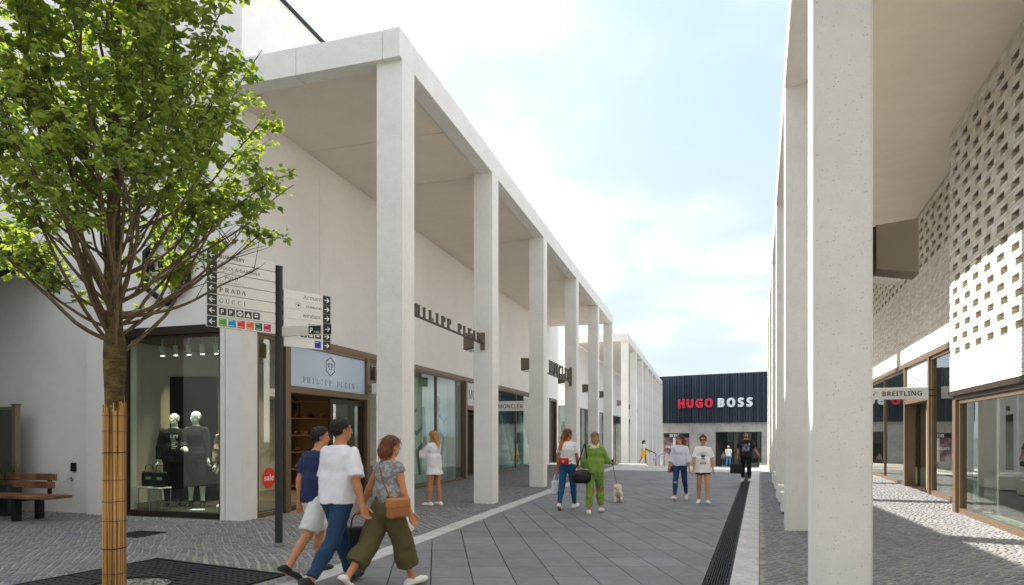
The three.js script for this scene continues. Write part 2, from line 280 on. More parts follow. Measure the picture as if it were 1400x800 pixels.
{
  const b = leftB;
  // columns
  colZ.forEach((z) => part('column', rbx(COLX - COLW, COLX, -0.05, SOF + 0.01, z - COLW, z, 0.012), M.conc, b));
  // fascia panels: along the street and across the end
  const cuts = [-9.23, colZ[1] - 0.23, colZ[2] - 0.23, colZ[3] - 0.23, colZ[4] - 0.23, -34.96];
  for (let i = 0; i < 5; i++) part('fascia_panel', rbx(COLX - 0.3, COLX + 0.004, 7.6, 8.07, cuts[i + 1] + 0.004, cuts[i] - (i ? 0.004 : 0), 0.008), M.conc, b);
  const ex = [COLX - 0.304, -6.5, XF + 0.004]; for (let i = 0; i < 2; i++) part('fascia_panel', rbx(ex[i + 1] + 0.004, ex[i] - 0.004, 7.6, 8.066, -9.53, -9.234, 0.008), M.conc, b);
  // soffit panels with open joints
  const sz = [-9.54, -11.9, -14.2, -16.7, -19.2, -21.8, -24.5, -27.1, -29.8, -32.4, -34.9];
  for (let i = 0; i < sz.length - 1; i++) part('soffit_panel', bx(XF + 0.01, COLX - 0.31, 7.645, 7.72, sz[i + 1] + 0.008, sz[i] - 0.008), M.soff, b);
  part('canopy_roof', bx(XF + 0.01, COLX - 0.31, 7.73, 8.03, -34.95, -9.54), M.plas, b);
  // upper wall panels on the street side, above the shop windows
  const wz = [ZF, -12.38, -16.4, -20.5, -25.8, -30.2, -34.2, -37.1];
  for (let i = 0; i < wz.length - 1; i++) { part('wall_panel', bx(XF - 0.3, XF, 3.66, 10.3, wz[i + 1] + 0.005, wz[i] - 0.005), M.plas, b); }
  part('parapet_cap', rbx(XF - 0.36, XF + 0.05, 10.303, 10.38, -37.1, ZF + 0.05, 0.01), M.darkMetal, b);
  // piers between the openings
  const piers = [[ZF - 0.002, -10.3], [-15.95, -16.2], [-24.55, -24.9], [-34.2, -34.7], [-36.6, -37.1]];
  piers.forEach(([a, c]) => part('pier', bx(XF - 0.36, XF + 0.002, -0.05, 3.657, c, a), M.plas, b));
  part('head_trim', bx(XF - 0.12, XF + 0.03, 3.52, 3.66, -15.94, -10.31), M.bronze, b); part('head_trim', bx(XF - 0.12, XF + 0.03, 3.52, 3.66, -24.54, -16.21), M.bronze, b); part('head_trim', bx(XF - 0.12, XF + 0.03, 3.52, 3.66, -34.19, -24.91), M.bronze, b);
  // shop windows on the street side
  pane(b, 'x', XF - 0.05, -11.1, -10.31, 0, 3.515);
  pane(b, 'x', XF - 0.05, -15.94, -14.55, 0, 3.515);
  pane(b, 'x', XF - 0.05, -21.42, -16.21, 0, 3.515, { mull: [-18.95] });
  pane(b, 'x', XF - 0.05, -34.19, -24.91, 0, 3.515, { mull: [-28.15, -31.2] });
  // first doorway: printed panel over an open door and a glazed leaf
  part('door_frame', [bx(XF - 0.16, XF + 0.05, 0, 3.515, -11.28, -11.11), bx(XF - 0.16, XF + 0.05, 0, 3.515, -14.54, -14.4), bx(XF - 0.15, XF + 0.04, 2.46, 2.6, -14.4, -11.28), bx(XF - 0.1, XF + 0.02, 3.45, 3.516, -14.4, -11.28)], M.bronze, b);
  const plein = canvasTex(1024, 288, (x, w, h) => { x.fillStyle = '#c9d8ea'; x.fillRect(0, 0, w, h); x.fillStyle = x.strokeStyle = '#1c2430'; hexLogo(x, 512, 104, 72, 9); x.font = '58px serif'; x.textAlign = 'center'; x.textBaseline = 'alphabetic'; [...'PHILIPP PLEIN'].forEach((c, i) => x.fillText(c, 180 + i * 55, 254)); });
  const sp = part('sign_panel', face(3.1, 0.84), printed(plein, 0.15), b); sp.rotation.y = Math.PI / 2; sp.position.set(XF - 0.02, 3.025, -12.84);
  const leaf = part('door', [bx(XF - 0.12, XF - 0.06, 0.03, 2.42, -13.0, -12.9), bx(XF - 0.12, XF - 0.06, 0.03, 2.42, -14.38, -14.28), bx(XF - 0.12, XF - 0.06, 2.3, 2.42, -14.28, -13.0), bx(XF - 0.12, XF - 0.06, 0.03, 0.16, -14.28, -13.0)], M.bronzeDark, b);
  part('pane', bx(XF - 0.091, XF - 0.09, 0.16, 2.3, -14.28, -13.0), M.glass, leaf); part('handle', cyl(0.015, 0.015, V(XF - 0.03, 0.8, -13.06), V(XF - 0.03, 1.9, -13.06)), M.bronzeDark, leaf);
  // second doorway
  part('door_frame', [bx(XF - 0.16, XF + 0.05, 0, 3.515, -21.62, -21.43), bx(XF - 0.16, XF + 0.05, 0, 3.515, -24.54, -24.4), bx(XF - 0.15, XF + 0.04, 2.5, 2.66, -24.4, -21.62)], M.bronze, b);
  const mono = canvasTex(512, 160, (x, w, h) => { x.fillStyle = '#dbe3ea'; x.fillRect(0, 0, w, h); x.fillStyle = '#2a3138'; x.font = '92px sans-serif'; x.textAlign = 'center'; x.textBaseline = 'middle'; x.fillText('MONCLER', w / 2, h * 0.52); });
  const mp = part('sign_panel', face(2.76, 0.84), printed(mono, 0.2), b); mp.rotation.y = Math.PI / 2; mp.position.set(XF - 0.02, 3.08, -23.0);
  const d2 = part('door', [bx(XF - 0.5, XF - 0.44, 0.03, 2.46, -23.0, -22.92), bx(XF - 0.5, XF - 0.44, 0.03, 2.46, -24.38, -24.3), bx(XF - 0.5, XF - 0.44, 2.38, 2.46, -24.3, -23.0)], M.bronzeDark, b); part('pane', bx(XF - 0.471, XF - 0.47, 0.05, 2.4, -24.3, -23.0), M.glass, d2);
  // last doorway, tall and narrow
  part('door_frame', [bx(XF - 0.2, XF + 0.03, 0, 3.6, -34.85, -34.7), bx(XF - 0.2, XF + 0.03, 0, 3.6, -36.6, -36.45), bx(XF - 0.2, XF + 0.03, 3.5, 3.655, -36.45, -34.85)], M.bronze, b);
  part('door', bx(XF - 0.2, XF - 0.12, 0.02, 3.49, -36.44, -34.86), M.bronzeDark, b);
  // the end of the building towards the square: wall over the corner window
  part('end_wall', [bx(-11.78, XF - 0.302, 3.66, 10.3, ZF - 0.3, ZF - 0.001)], M.plas, b);
  part('end_wall', bx(-11.78, -10.86, -0.05, 3.657, ZF - 0.3, ZF + 0.02), M.plas, b);
  part('corner_pier', [rbx(-8.56, XF - 0.37, -0.05, 3.655, -10.29, ZF + 0.03, 0.01)], M.conc, b);
  part('parapet_cap', rbx(-11.78, XF - 0.37, 10.303, 10.38, ZF - 0.35, ZF + 0.05, 0.01), M.darkMetal, b);
  part('head_trim', bx(-10.855, -8.565, 3.5, 3.655, ZF - 0.16, ZF + 0.02), M.bronzeDark, b);
  pane(b, 'z', ZF - 0.06, -10.855, -8.565, 0.02, 3.495, { mat: M.bronzeDark, f: 0.06 });
  part('rear_wall', [bx(-20, -19.7, 0, 10.3, -37.1, -14), bx(-20, XF - 0.31, 3.66, 10.3, -37.4, -37.105), bx(-20, XF - 0.37, 0, 3.65, -37.4, -37.105)], M.plas, b); part('roof', bx(-19.7, XF - 0.31, 9.7, 9.9, -37.1, ZF - 0.31), M.bare, b);
  // rooms behind the glass
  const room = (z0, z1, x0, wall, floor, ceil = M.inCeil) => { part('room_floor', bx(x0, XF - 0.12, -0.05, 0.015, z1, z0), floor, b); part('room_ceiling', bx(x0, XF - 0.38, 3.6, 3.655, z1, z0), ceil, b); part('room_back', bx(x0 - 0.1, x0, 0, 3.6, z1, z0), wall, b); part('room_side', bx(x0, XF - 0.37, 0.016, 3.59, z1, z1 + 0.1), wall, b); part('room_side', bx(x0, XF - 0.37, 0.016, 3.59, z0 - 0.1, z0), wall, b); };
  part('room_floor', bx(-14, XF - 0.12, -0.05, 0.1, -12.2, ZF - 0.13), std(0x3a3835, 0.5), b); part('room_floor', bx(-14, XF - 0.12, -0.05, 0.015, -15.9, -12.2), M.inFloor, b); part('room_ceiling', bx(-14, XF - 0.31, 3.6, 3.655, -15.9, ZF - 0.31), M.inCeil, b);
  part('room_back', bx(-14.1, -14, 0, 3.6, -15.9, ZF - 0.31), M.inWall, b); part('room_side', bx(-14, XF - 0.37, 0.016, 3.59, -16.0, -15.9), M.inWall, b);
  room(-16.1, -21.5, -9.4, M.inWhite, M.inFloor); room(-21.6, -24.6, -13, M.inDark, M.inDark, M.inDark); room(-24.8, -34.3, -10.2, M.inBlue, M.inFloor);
  // wall logo on the end wall: raised hexagon with mirrored letters
  const hs = new THREE.Shape(), hh = new THREE.Path(); for (let k = 0; k < 6; k++) { const a = Math.PI / 3 * k + Math.PI / 6; hs[k ? 'lineTo' : 'moveTo'](0.62 * Math.cos(a), 0.72 * Math.sin(a)); hh[k ? 'lineTo' : 'moveTo'](0.53 * Math.cos(a), 0.62 * Math.sin(a)); } hs.holes.push(hh);
  const lg = thing('wall_logo', 'large dark hexagon emblem with mirrored letters on the end wall', 'sign', [-9.75, 4.75, ZF]);
  part('ring', new THREE.ExtrudeGeometry(hs, { depth: 0.08, bevelEnabled: false }).translate(0, 0, 0.03), M.black, lg);
  const PL = () => new TextGeometry('P', { font: fSerif, size: 0.5, depth: 0.06, curveSegments: 6 }); part('letter', PL().translate(0.02, -0.25, 0.03), M.black, lg);
  const fl = PL(); fl.scale(-1, 1, 1).translate(-0.02, -0.25, 0.03); { const p = fl.index ? fl.toNonIndexed() : fl, a = p.attributes.position; for (let i = 0; i < a.count; i += 3) { const t = [a.getX(i + 1), a.getY(i + 1), a.getZ(i + 1)]; a.setXYZ(i + 1, a.getX(i + 2), a.getY(i + 2), a.getZ(i + 2)); a.setXYZ(i + 2, ...t); } p.computeVertexNormals(); part('letter', p, M.black, lg); }
}
// letters hung between the columns, on a rail
function letterSign(label, text, z0, z1, y, size, mat, tall = 1, t0 = 0) {
  const o = thing('letter_sign', label, 'sign', [COLX - 0.23, y, z0]); const L = z0 - z1;
  part('rail', bx(-0.02, 0.02, -0.03, 0, -L, 0), M.bronzeDark, o); part('bracket', bx(-0.05, 0.05, -0.16, size * tall * 1.25, -L - 0.0, -L + 0.05), M.bronze, o); part('bracket', bx(-0.05, 0.05, -0.16, size * tall * 1.25, -0.05, 0), M.bronze, o);
  const n = text.length; let k = 0;
  for (const c of text) { k++; if (c === ' ') continue; const g = new TextGeometry(c, { font: fSerif, size, depth: 0.05, curveSegments: 5 }); g.computeBoundingBox(); const w = g.boundingBox.max.x; g.scale(1, tall, 1).translate(-w / 2, 0.005, -0.025).rotateY(Math.PI / 2); part('letter', g, mat, o).position.z = -L * (t0 + (1 - t0) * k / (n + 1)); }
}
letterSign('thin dark metal letters hung between the first and second columns', 'PHILIPP PLEIN', colZ[0] - COLW, colZ[1], 3.7, 0.19, std(0x6b6156, 0.45, 0.5));
letterSign('tall metal letters hung between the third and fourth columns', 'MONCLER', colZ[2] - COLW, colZ[3], 3.62, 0.36, std(0x6f6a62, 0.35, 0.7), 1.25, 0.2);
// blade signs at right angles to the shop windows
function blade(label, text, pos, w, h, turn, font, bracket, first = false) {
  const o = thing('blade_sign', label, 'sign', pos, { turn }); part('panel', rbx(-w / 2, w / 2, -h / 2, h / 2, -0.03, 0.03, 0.008), M.signWhite, o);
  const t = canvasTex(1024, Math.round(1024 * h / w), (x, W, H) => { x.fillStyle = '#f4f3f0'; x.fillRect(0, 0, W, H); x.fillStyle = '#23262a'; x.font = font(H); x.textAlign = 'center'; x.textBaseline = 'middle'; if (first) { x.strokeStyle = '#23262a'; x.lineWidth = 9; x.beginPath(); x.moveTo(55, H * 0.3); x.bezierCurveTo(20, H * 0.5, 30, H * 0.75, 60, H * 0.7); x.bezierCurveTo(110, H * 0.6, 60, H * 0.45, 45, H * 0.5); x.moveTo(60, H * 0.72); x.bezierCurveTo(120, H * 0.4, 110, H * 0.25, 70, H * 0.3); x.stroke(); } x.fillText(text, W / 2 + (first ? 60 : 0), H * 0.53, W * (first ? 0.78 : 0.86)); });
  const f = part('print', face(w - 0.02, h - 0.02), printed(t, 0.5), o); f.position.z = 0.033; const k = part('print', face(w - 0.02, h - 0.02), f.material, o); k.position.z = -0.033; k.rotation.y = Math.PI;
  for (const q of [0.25, -0.25]) part('arm', bx(bracket * w / 2, bracket * (w / 2 + 0.16), h * (q - 0.05), h * (q + 0.05), -0.015, 0.015), M.bronzeDark, o);
}
blade('white projecting sign beside the first shop doorway', 'PHILIPP PLEIN', [XF + 0.68, 2.75, -14.5], 1.1, 0.26, 0, (H) => `${H * 0.42}px serif`, -1);
blade('white projecting sign in front of the window past the second column', 'MONCLER', [XF + 0.72, 2.75, -24.75], 1.25, 0.4, 0, (H) => `${H * 0.62}px sans-serif`, -1);
// lanterns on the rear of the columns: wedge-shaped bronze boxes
function lantern(label, pos, turn, k = 1, group) {
  const o = thing('wall_lantern', label, 'lantern', pos, { turn, group }); const s = new THREE.Shape([[0, -0.16], [0.3, -0.22], [0.3, 0.22], [0, 0.2]].map(([x, y]) => new THREE.Vector2(x * k, y * k)));
  part('housing', uvM(new THREE.ExtrudeGeometry(s, { depth: 0.24 * k, bevelEnabled: true, bevelSize: 0.006, bevelThickness: 0.006, bevelSegments: 1 }).translate(0.04, 0, -0.12 * k)), std(0x7d725f, 0.5, 0.35), o);
  part('back_plate', rbx(0, 0.035, -0.2 * k, 0.2 * k, -0.1 * k, 0.1 * k, 0.005), M.darkMetal, o); part('lens', bx(0.07, 0.28 * k, -0.225 * k, -0.215 * k, -0.09 * k, 0.09 * k).rotateZ(-0.19), M.inWhite, o);
}
[1, 2, 3, 4, 5].forEach((i) => lantern(`bronze wedge lantern on the rear of the ${['second', 'third', 'fourth', 'fifth', 'sixth'][i - 1]} column of the long colonnade`, [COLX - COLW, 3.78, colZ[i] - 0.23], Math.PI, 0.85, 'column lanterns'));

// ---------------------------------------------------------------- neighbouring block on the left, its porch and what stands there
{
  const b = thing('neighbour_block', 'tall pale rendered block adjoining the corner window, with a dark porch roof', 'building', [0, 0, 0]);
  part('wall', bx(-34, -11.785, -0.05, 11.2, -30, -9.96), M.plas, b);
  part('porch_roof', bx(-34, -12.75, 4.95, 5.35, -9.955, -4.4), M.iron, b); part('added_shade_wing', bx(-34, -15.21, -0.05, 7.5, -4.39, 15.9), M.plas, b); part('added_porch_side', bx(-15.2, -14.75, -0.05, 4.945, -9.955, -4.4), M.charcoal, b);  // out-of-view wing and porch side wall are added to shade the left corner
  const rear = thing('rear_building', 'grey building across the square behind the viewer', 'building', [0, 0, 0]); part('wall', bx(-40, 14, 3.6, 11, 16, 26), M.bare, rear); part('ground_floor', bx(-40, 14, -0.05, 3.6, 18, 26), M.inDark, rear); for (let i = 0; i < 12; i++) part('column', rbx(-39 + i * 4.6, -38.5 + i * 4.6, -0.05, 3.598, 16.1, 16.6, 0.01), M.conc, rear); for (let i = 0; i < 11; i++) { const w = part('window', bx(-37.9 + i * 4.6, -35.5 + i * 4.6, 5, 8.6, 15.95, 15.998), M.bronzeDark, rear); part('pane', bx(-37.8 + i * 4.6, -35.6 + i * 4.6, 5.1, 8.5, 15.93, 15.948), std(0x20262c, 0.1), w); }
  const s = thing('screen_panel', 'grey metal screen panel with a bronze edge post beside the bench', 'screen', [-13.2, 0, -9.5]);
  part('sheet', rbx(-3, -0.06, 0.1, 2.1, -0.02, 0.02, 0.008), std(0x5c5b57, 0.6, 0.3), s); part('post', rbx(-0.055, 0.055, 0, 2.18, -0.05, 0.05, 0.006), std(0x857a66, 0.5, 0.3), s); part('top_rail', rbx(-3, -0.06, 2.105, 2.15, -0.03, 0.03, 0.006), std(0x857a66, 0.5, 0.3), s); part('post_cap', rbx(-0.07, 0.07, 2.182, 2.2, -0.065, 0.065, 0.005), M.darkMetal, s);
  const t = thing('water_tap', 'small chrome tap on the rendered wall under a black box', 'tap', [-12.28, 0.68, -9.957]);
  part('flange', cyl(0.035, 0.035, V(0, 0, 0.002), V(0, 0, 0.02), 16), M.chrome, t); part('spout', tube([V(0, 0, 0.02), V(0, 0.01, 0.1), V(-0.01, -0.01, 0.15), V(-0.01, -0.07, 0.16)], 0.014), M.chrome, t); part('lever', cyl(0.008, 0.008, V(0, 0.02, 0.06), V(0.05, 0.05, 0.06)), M.chrome, t);
  const k = thing('wall_box', 'flat black electric box above the chrome tap', 'box', [-12.22, 0.93, -9.957]); part('cover', rbx(-0.055, 0.055, -0.09, 0.09, 0.002, 0.05, 0.01), M.black, k); part('flap', rbx(-0.045, 0.045, -0.07, 0.03, 0.052, 0.06, 0.004), M.darkMetal, k);
  // bench
  const be = thing('park_bench', 'wooden slatted bench with dark frame under the porch roof', 'bench', [-11.3, 0, -8.95], { turn: -0.02 });
  for (let i = 0; i < 3; i++) part('seat_slat', rbx(-3, i === 0 ? 0.12 : 0.12, 0.42, 0.475, -0.12 + i * 0.17, 0.04 + i * 0.17, 0.012), M.wood, be);
  for (let i = 0; i < 2; i++) part('back_slat', rbx(-3, -0.55, 0.56 + i * 0.15, 0.69 + i * 0.15, -0.3 - i * 0.04, -0.25 - i * 0.04, 0.012), M.wood, be);
  for (const x of [-0.75, -2.6]) { part('leg', [bx(x - 0.05, x + 0.05, 0, 0.415, -0.2, -0.08), bx(x - 0.05, x + 0.05, 0, 0.415, 0.22, 0.34), bx(x - 0.05, x + 0.05, 0.36, 0.416, -0.08, 0.22)], M.iron, be); part('back_support', bx(x - 0.03, x + 0.03, 0.4, 0.84, -0.36, -0.31), M.iron, be); }
  // planter with grasses behind the bench
  const pl = thing('grass_planter', 'dark planter of grasses behind the wooden bench', 'planter', [-13.3, 0, -9.3]);
  part('box', rbx(-1.8, 0.35, 0, 0.62, -0.14, 0.14, 0.015), M.charcoal, pl);
  const bl = []; for (let i = 0; i < 420; i++) { const x = rr(-1.75, 0.3), z = rr(-0.1, 0.1), l = rr(0.25, 0.5), a = rr(0, 6.28), q = rr(0.05, 0.28), w = 0.006; const g = new THREE.BufferGeometry(), ex = Math.cos(a), ez = Math.sin(a); const P = [[x - ez * w, 0.6, z + ex * w], [x + ez * w, 0.6, z - ex * w], [x + ex * q * 0.4 + ez * w * 0.8, 0.6 + l * 0.7, z + ez * q * 0.4 - ex * w * 0.8], [x + ex * q * 0.4 - ez * w * 0.8, 0.6 + l * 0.7, z + ez * q * 0.4 + ex * w * 0.8], [x + ex * q, 0.6 + l, z + ez * q]]; g.setAttribute('position', new THREE.Float32BufferAttribute([0, 1, 2, 0, 2, 3, 3, 2, 4].flatMap((n) => P[n]), 3)); g.computeVertexNormals(); g.setAttribute('uv', new THREE.Float32BufferAttribute(new Float32Array(18), 2)); bl.push(g); }
  part('grass', bl, std(0x3c4a2a, 0.8), pl).userData.kind = 'stuff';
  const gl = thing('gully_cover', 'small dark iron gully cover set in the setts', 'drain cover', [-8.6, 0.0, -8.1]); part('frame', rbx(-0.28, 0.28, -0.02, 0.008, -0.28, 0.28, 0.006), M.iron, gl); for (let i = -3; i < 4; i++) part('slot', bx(-0.2, 0.2, 0.008, 0.011, i * 0.07 - 0.012, i * 0.07 + 0.012), M.black, gl);
}
// ---------------------------------------------------------------- second white building further along the same line
{
  const b = thing('far_shop_building', 'second white building further down the street with slender column row', 'building', [0, 0, 0]);
  const zc = Array.from({ length: 8 }, (_, i) => -42.4 - 5.56 * i);
  zc.forEach((z) => part('column', rbx(COLX - COLW, COLX, ramp(z) - 0.3, 7.75, z - COLW, z, 0.012), M.conc, b));
  for (let i = 0; i < 7; i++) part('fascia_panel', rbx(COLX - 0.3, COLX + 0.004, 7.75, 8.25, zc[i + 1] - 0.23 + 0.005, zc[i] + (i ? -0.235 : 0.1), 0.008), M.conc, b);
  part('fascia_panel', rbx(XF, COLX - 0.304, 7.75, 8.246, -42.6, -42.305, 0.008), M.conc, b);
  for (let i = 0; i < 7; i++) part('soffit_panel', bx(XF + 0.01, COLX - 0.31, 7.79, 8.2, zc[i + 1] - 0.23 + 0.006, i ? zc[i] - 0.24 : -42.61), M.soff, b);
  const wins = [[-44.2, -48.2], [-49.5, -56.2], [-58, -69], [-71, -80]];
  let zp = -42.75; [...wins, [-82.2]].forEach(([a, c]) => { part('pier', bx(XF - 0.3, XF, ramp(zp) - 1.5, 3.495, a, zp), M.plas, b); zp = c; });
  for (let i = 0; i < 7; i++) part('wall_panel', bx(XF - 0.3, XF, 3.5, 7.78, zc[i + 1] - 0.2 + 0.005, i ? zc[i] - 0.205 : -42.75), M.plas, b);
  wins.forEach(([a, c]) => { pane(b, 'x', XF - 0.08, c, a, ramp(c) - 0.02, 3.49, { mull: [(a + c) / 2 - 0.5, (a + c) / 2 + 1.2] }); part('room', [bx(-10.4, -10.3, -2, 3.49, c, a), bx(-10.3, -8.41, 3.4, 3.48, c, a), bx(-10.3, -8.41, -2.4, ramp(c) - 0.02, c, a), bx(-10.3, -8.41, -2, 3.4, c, c + 0.1), bx(-10.3, -8.41, -2, 3.4, a - 0.1, a)], M.inBlue, b); });
  part('end_wall', [bx(-16, -9.35, -1.5, 7.5, -43.05, -42.752), bx(-8.5, XF, -1.5, 3.5, -43.05, -42.752), bx(-9.35, XF, 3.6, 7.5, -43.05, -42.752)], M.plas, b);
  part('parapet_cap', rbx(-16, XF, 7.503, 7.58, -43.1, -42.7, 0.01), M.plas, b);
  pane(b, 'z', -42.9, -9.35, -8.5, -0.42, 3.595); part('room_back', [bx(-9.9, -8.42, -0.4, 3.6, -44.1, -44.0)], std(0x8fb3bd, 0.8), b);
  part('roof', bx(-16, XF - 0.31, 7.2, 7.45, -82, -43.06), M.bare, b);
  [2, 3, 4].forEach((i) => lantern(`small bronze lantern on the ${['third', 'fourth', 'fifth'][i - 2]} column of the far column row`, [COLX - COLW, 3.6, zc[i] - 0.23], Math.PI, 0.85, 'far column lanterns'));
  [0, 1].forEach((i) => lantern(`small bronze lantern on the ${['first', 'second'][i]} column of the far column row`, [COLX - COLW, 3.7, zc[i] - 0.23], Math.PI, 0.85, 'far column lanterns'));
  const r1 = thing('handrail', 'dark handrail sloping down beside the far column row', 'handrail', [-3.35, ramp(-40.7), -40.7]); part('rail', tube([V(0, 1.05, 0), V(0.3, 0.92, -0.1), V(0.65, 0.75, -0.2)], 0.03), M.charcoal, r1); part('post', cyl(0.025, 0.025, V(0.03, -0.05, 0), V(0.03, 1.03, 0)), M.charcoal, r1); part('post', cyl(0.025, 0.025, V(0.65, -0.05, -0.2), V(0.65, 0.75, -0.2)), M.charcoal, r1);
  const r2 = thing('handrail', 'grey handrail rising towards the dark building at the street end', 'handrail', [-2.65, ramp(-37.8), -37.8]); part('rail', tube([V(0, 0.36, 0), V(0.2, 0.5, -2), V(0.43, 0.68, -4.3)], 0.035), std(0x8a8d90, 0.4, 0.6), r2); for (const t of [0.1, 0.5, 0.95]) part('post', cyl(0.022, 0.022, V(0.43 * t, -0.28, -4.3 * t), V(0.43 * t, 0.36 + 0.32 * t, -4.3 * t)), std(0x8a8d90, 0.4, 0.6), r2);
  for (let i = 0; i < 5; i++) part('step', rbx(-4.4 + i * 0.02, -2.9, ramp(-36) - 0.25 - i * 0.02, -0.02 - i * 0.07, -36.2 - i * 0.5, -35.7 - i * 0.5, 0.01), M.light, b);
}
// ---------------------------------------------------------------- dark clad building closing the street
{
  const b = thing('dark_clad_building', 'building with dark ribbed metal upper storey and red and white letters', 'building', [6.946, 0, -80.257], { turn: -0.256 });
  const clad = part('cladding', bx(-15, 7, 3.08, 8.95, -8, -0.04), std(0x20262d, 0.6, 0.3), b);
  const slatM = [0x333d49, 0x3a4552, 0x2d3742].map((c) => std(c, 0.45, 0.45));
  for (let i = 0; i < 72; i++) { const x = -15 + i * 0.305, h = i % 3 === 0 ? 0.05 : 0; part('slat', bx(x + 0.02, x + (i % 3 ? 0.27 : 0.24), 3.1, 8.99, -0.035, 0.03 + h), slatM[Math.floor(rnd() * 3)], clad); }
  part('parapet_cap', bx(-15.05, 7.05, 9.0, 9.06, -8.05, 0.12), M.white, b);
  part('soffit', bx(-15, 7, 3.0, 3.075, -8, -0.1), M.bare, b);
  const cw = [[-15, -11.95], [-11.95, -8.67], [-8.66, -5.47], [-5.46, -0.2], [-0.19, 7]];
  cw.forEach(([a, c], i) => part('concrete_panel', i === 1 ? [bx(a, c - 0.01, 1.84, 2.995, -0.6, -0.3)] : i === 3 ? [bx(a, c, 1.97, 2.995, -0.6, -0.3)] : bx(a + 0.01, c - 0.01, -2.7, 2.995, -0.6, -0.3), M.bare, b));
  part('concrete_panel', bx(-11.94, -8.68, -2.7, -1.34, -0.6, -0.3), M.bare, b);
  const post = canvasTex(512, 512, (x, w, h) => {
    x.fillStyle = '#8b6c78'; x.fillRect(0, 0, w, h); for (let i = 0; i < 60; i++) { x.fillStyle = ['#3b3038', '#a98a92', '#c9b4b8', '#5a4650', '#2b2830'][i % 5]; x.globalAlpha = 0.35; x.beginPath(); x.ellipse(rnd() * w, 100 + rnd() * (h - 100), 30 + rnd() * 90, 20 + rnd() * 60, rnd() * 3, 0, 7); x.fill(); } x.globalAlpha = 1;
    x.fillStyle = '#d6d8dc'; x.fillRect(w * 0.36, 90, w * 0.1, h); x.fillStyle = '#15171a'; x.fillRect(0, 0, w, 92); x.fillStyle = '#f4f4f4'; x.font = 'bold 78px serif'; x.textAlign = 'center'; x.textBaseline = 'middle'; x.fillText('BOSS', w * 0.42, 50); x.font = 'bold 62px sans-serif'; x.textAlign = 'left'; x.fillText('CELEBRATE', 30, 280);
  });
  const pf = part('poster', face(3.26, 3.16), printed(post, 0.4), b); pf.position.set(-10.31, 0.25, -0.33);
  const w = part('shop_front', [bx(-5.46, -0.2, 1.88, 1.965, -0.5, -0.3), bx(-5.46, -5.36, -2.4, 1.88, -0.5, -0.3), bx(-0.3, -0.2, -2.4, 1.88, -0.5, -0.3), bx(-3.45, -3.37, -2.4, 1.88, -0.5, -0.3), bx(-1.8, -1.72, -2.4, 1.88, -0.5, -0.3), bx(-5.36, -3.45, 0.58, 0.68, -0.5, -0.3)], M.black, b);
  [[-5.36, -3.45, 0.68, 1.88], [-3.37, -1.8, -2.3, 1.88], [-1.72, -0.3, -2.3, 1.88]].forEach(([x0, x1, y0, y1]) => part('pane', bx(x0, x1, y0, y1, -0.401, -0.4), M.glass, w));
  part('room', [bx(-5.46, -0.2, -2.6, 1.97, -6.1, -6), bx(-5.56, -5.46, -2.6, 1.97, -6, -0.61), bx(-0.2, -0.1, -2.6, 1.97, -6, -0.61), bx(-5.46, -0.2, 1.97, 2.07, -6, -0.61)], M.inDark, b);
  const letters = (text, x0, x1, mat, label) => { const o = thing('letter_sign', label, 'sign', [6.946, 5.0, -80.257], { turn: -0.256 }); const g = [...text].map((c) => { const q = new TextGeometry(c, { font: fSans, size: 1.0, depth: 0.16, curveSegments: 8, bevelEnabled: true, bevelSize: 0.05, bevelThickness: 0.02, bevelSegments: 1 }); q.computeBoundingBox(); return q; }); const ws = g.map((q) => q.boundingBox.max.x - q.boundingBox.min.x), tot = ws.reduce((a, c) => a + c, 0), gap = (x1 - x0 - tot) / (text.length - 1); let x = x0; g.forEach((q, i) => { q.translate(x - q.boundingBox.min.x, 0, 0.16); part('letter', q, mat, o); x += ws[i] + gap; }); };
  letters('HUGO', -9.95, -5.66, std(0xe0344f, 0.45), 'red raised letters on the dark ribbed cladding'); letters('BOSS', -5.1, -1.06, std(0xe9eef4, 0.45), 'white raised letters on the dark ribbed cladding');
}
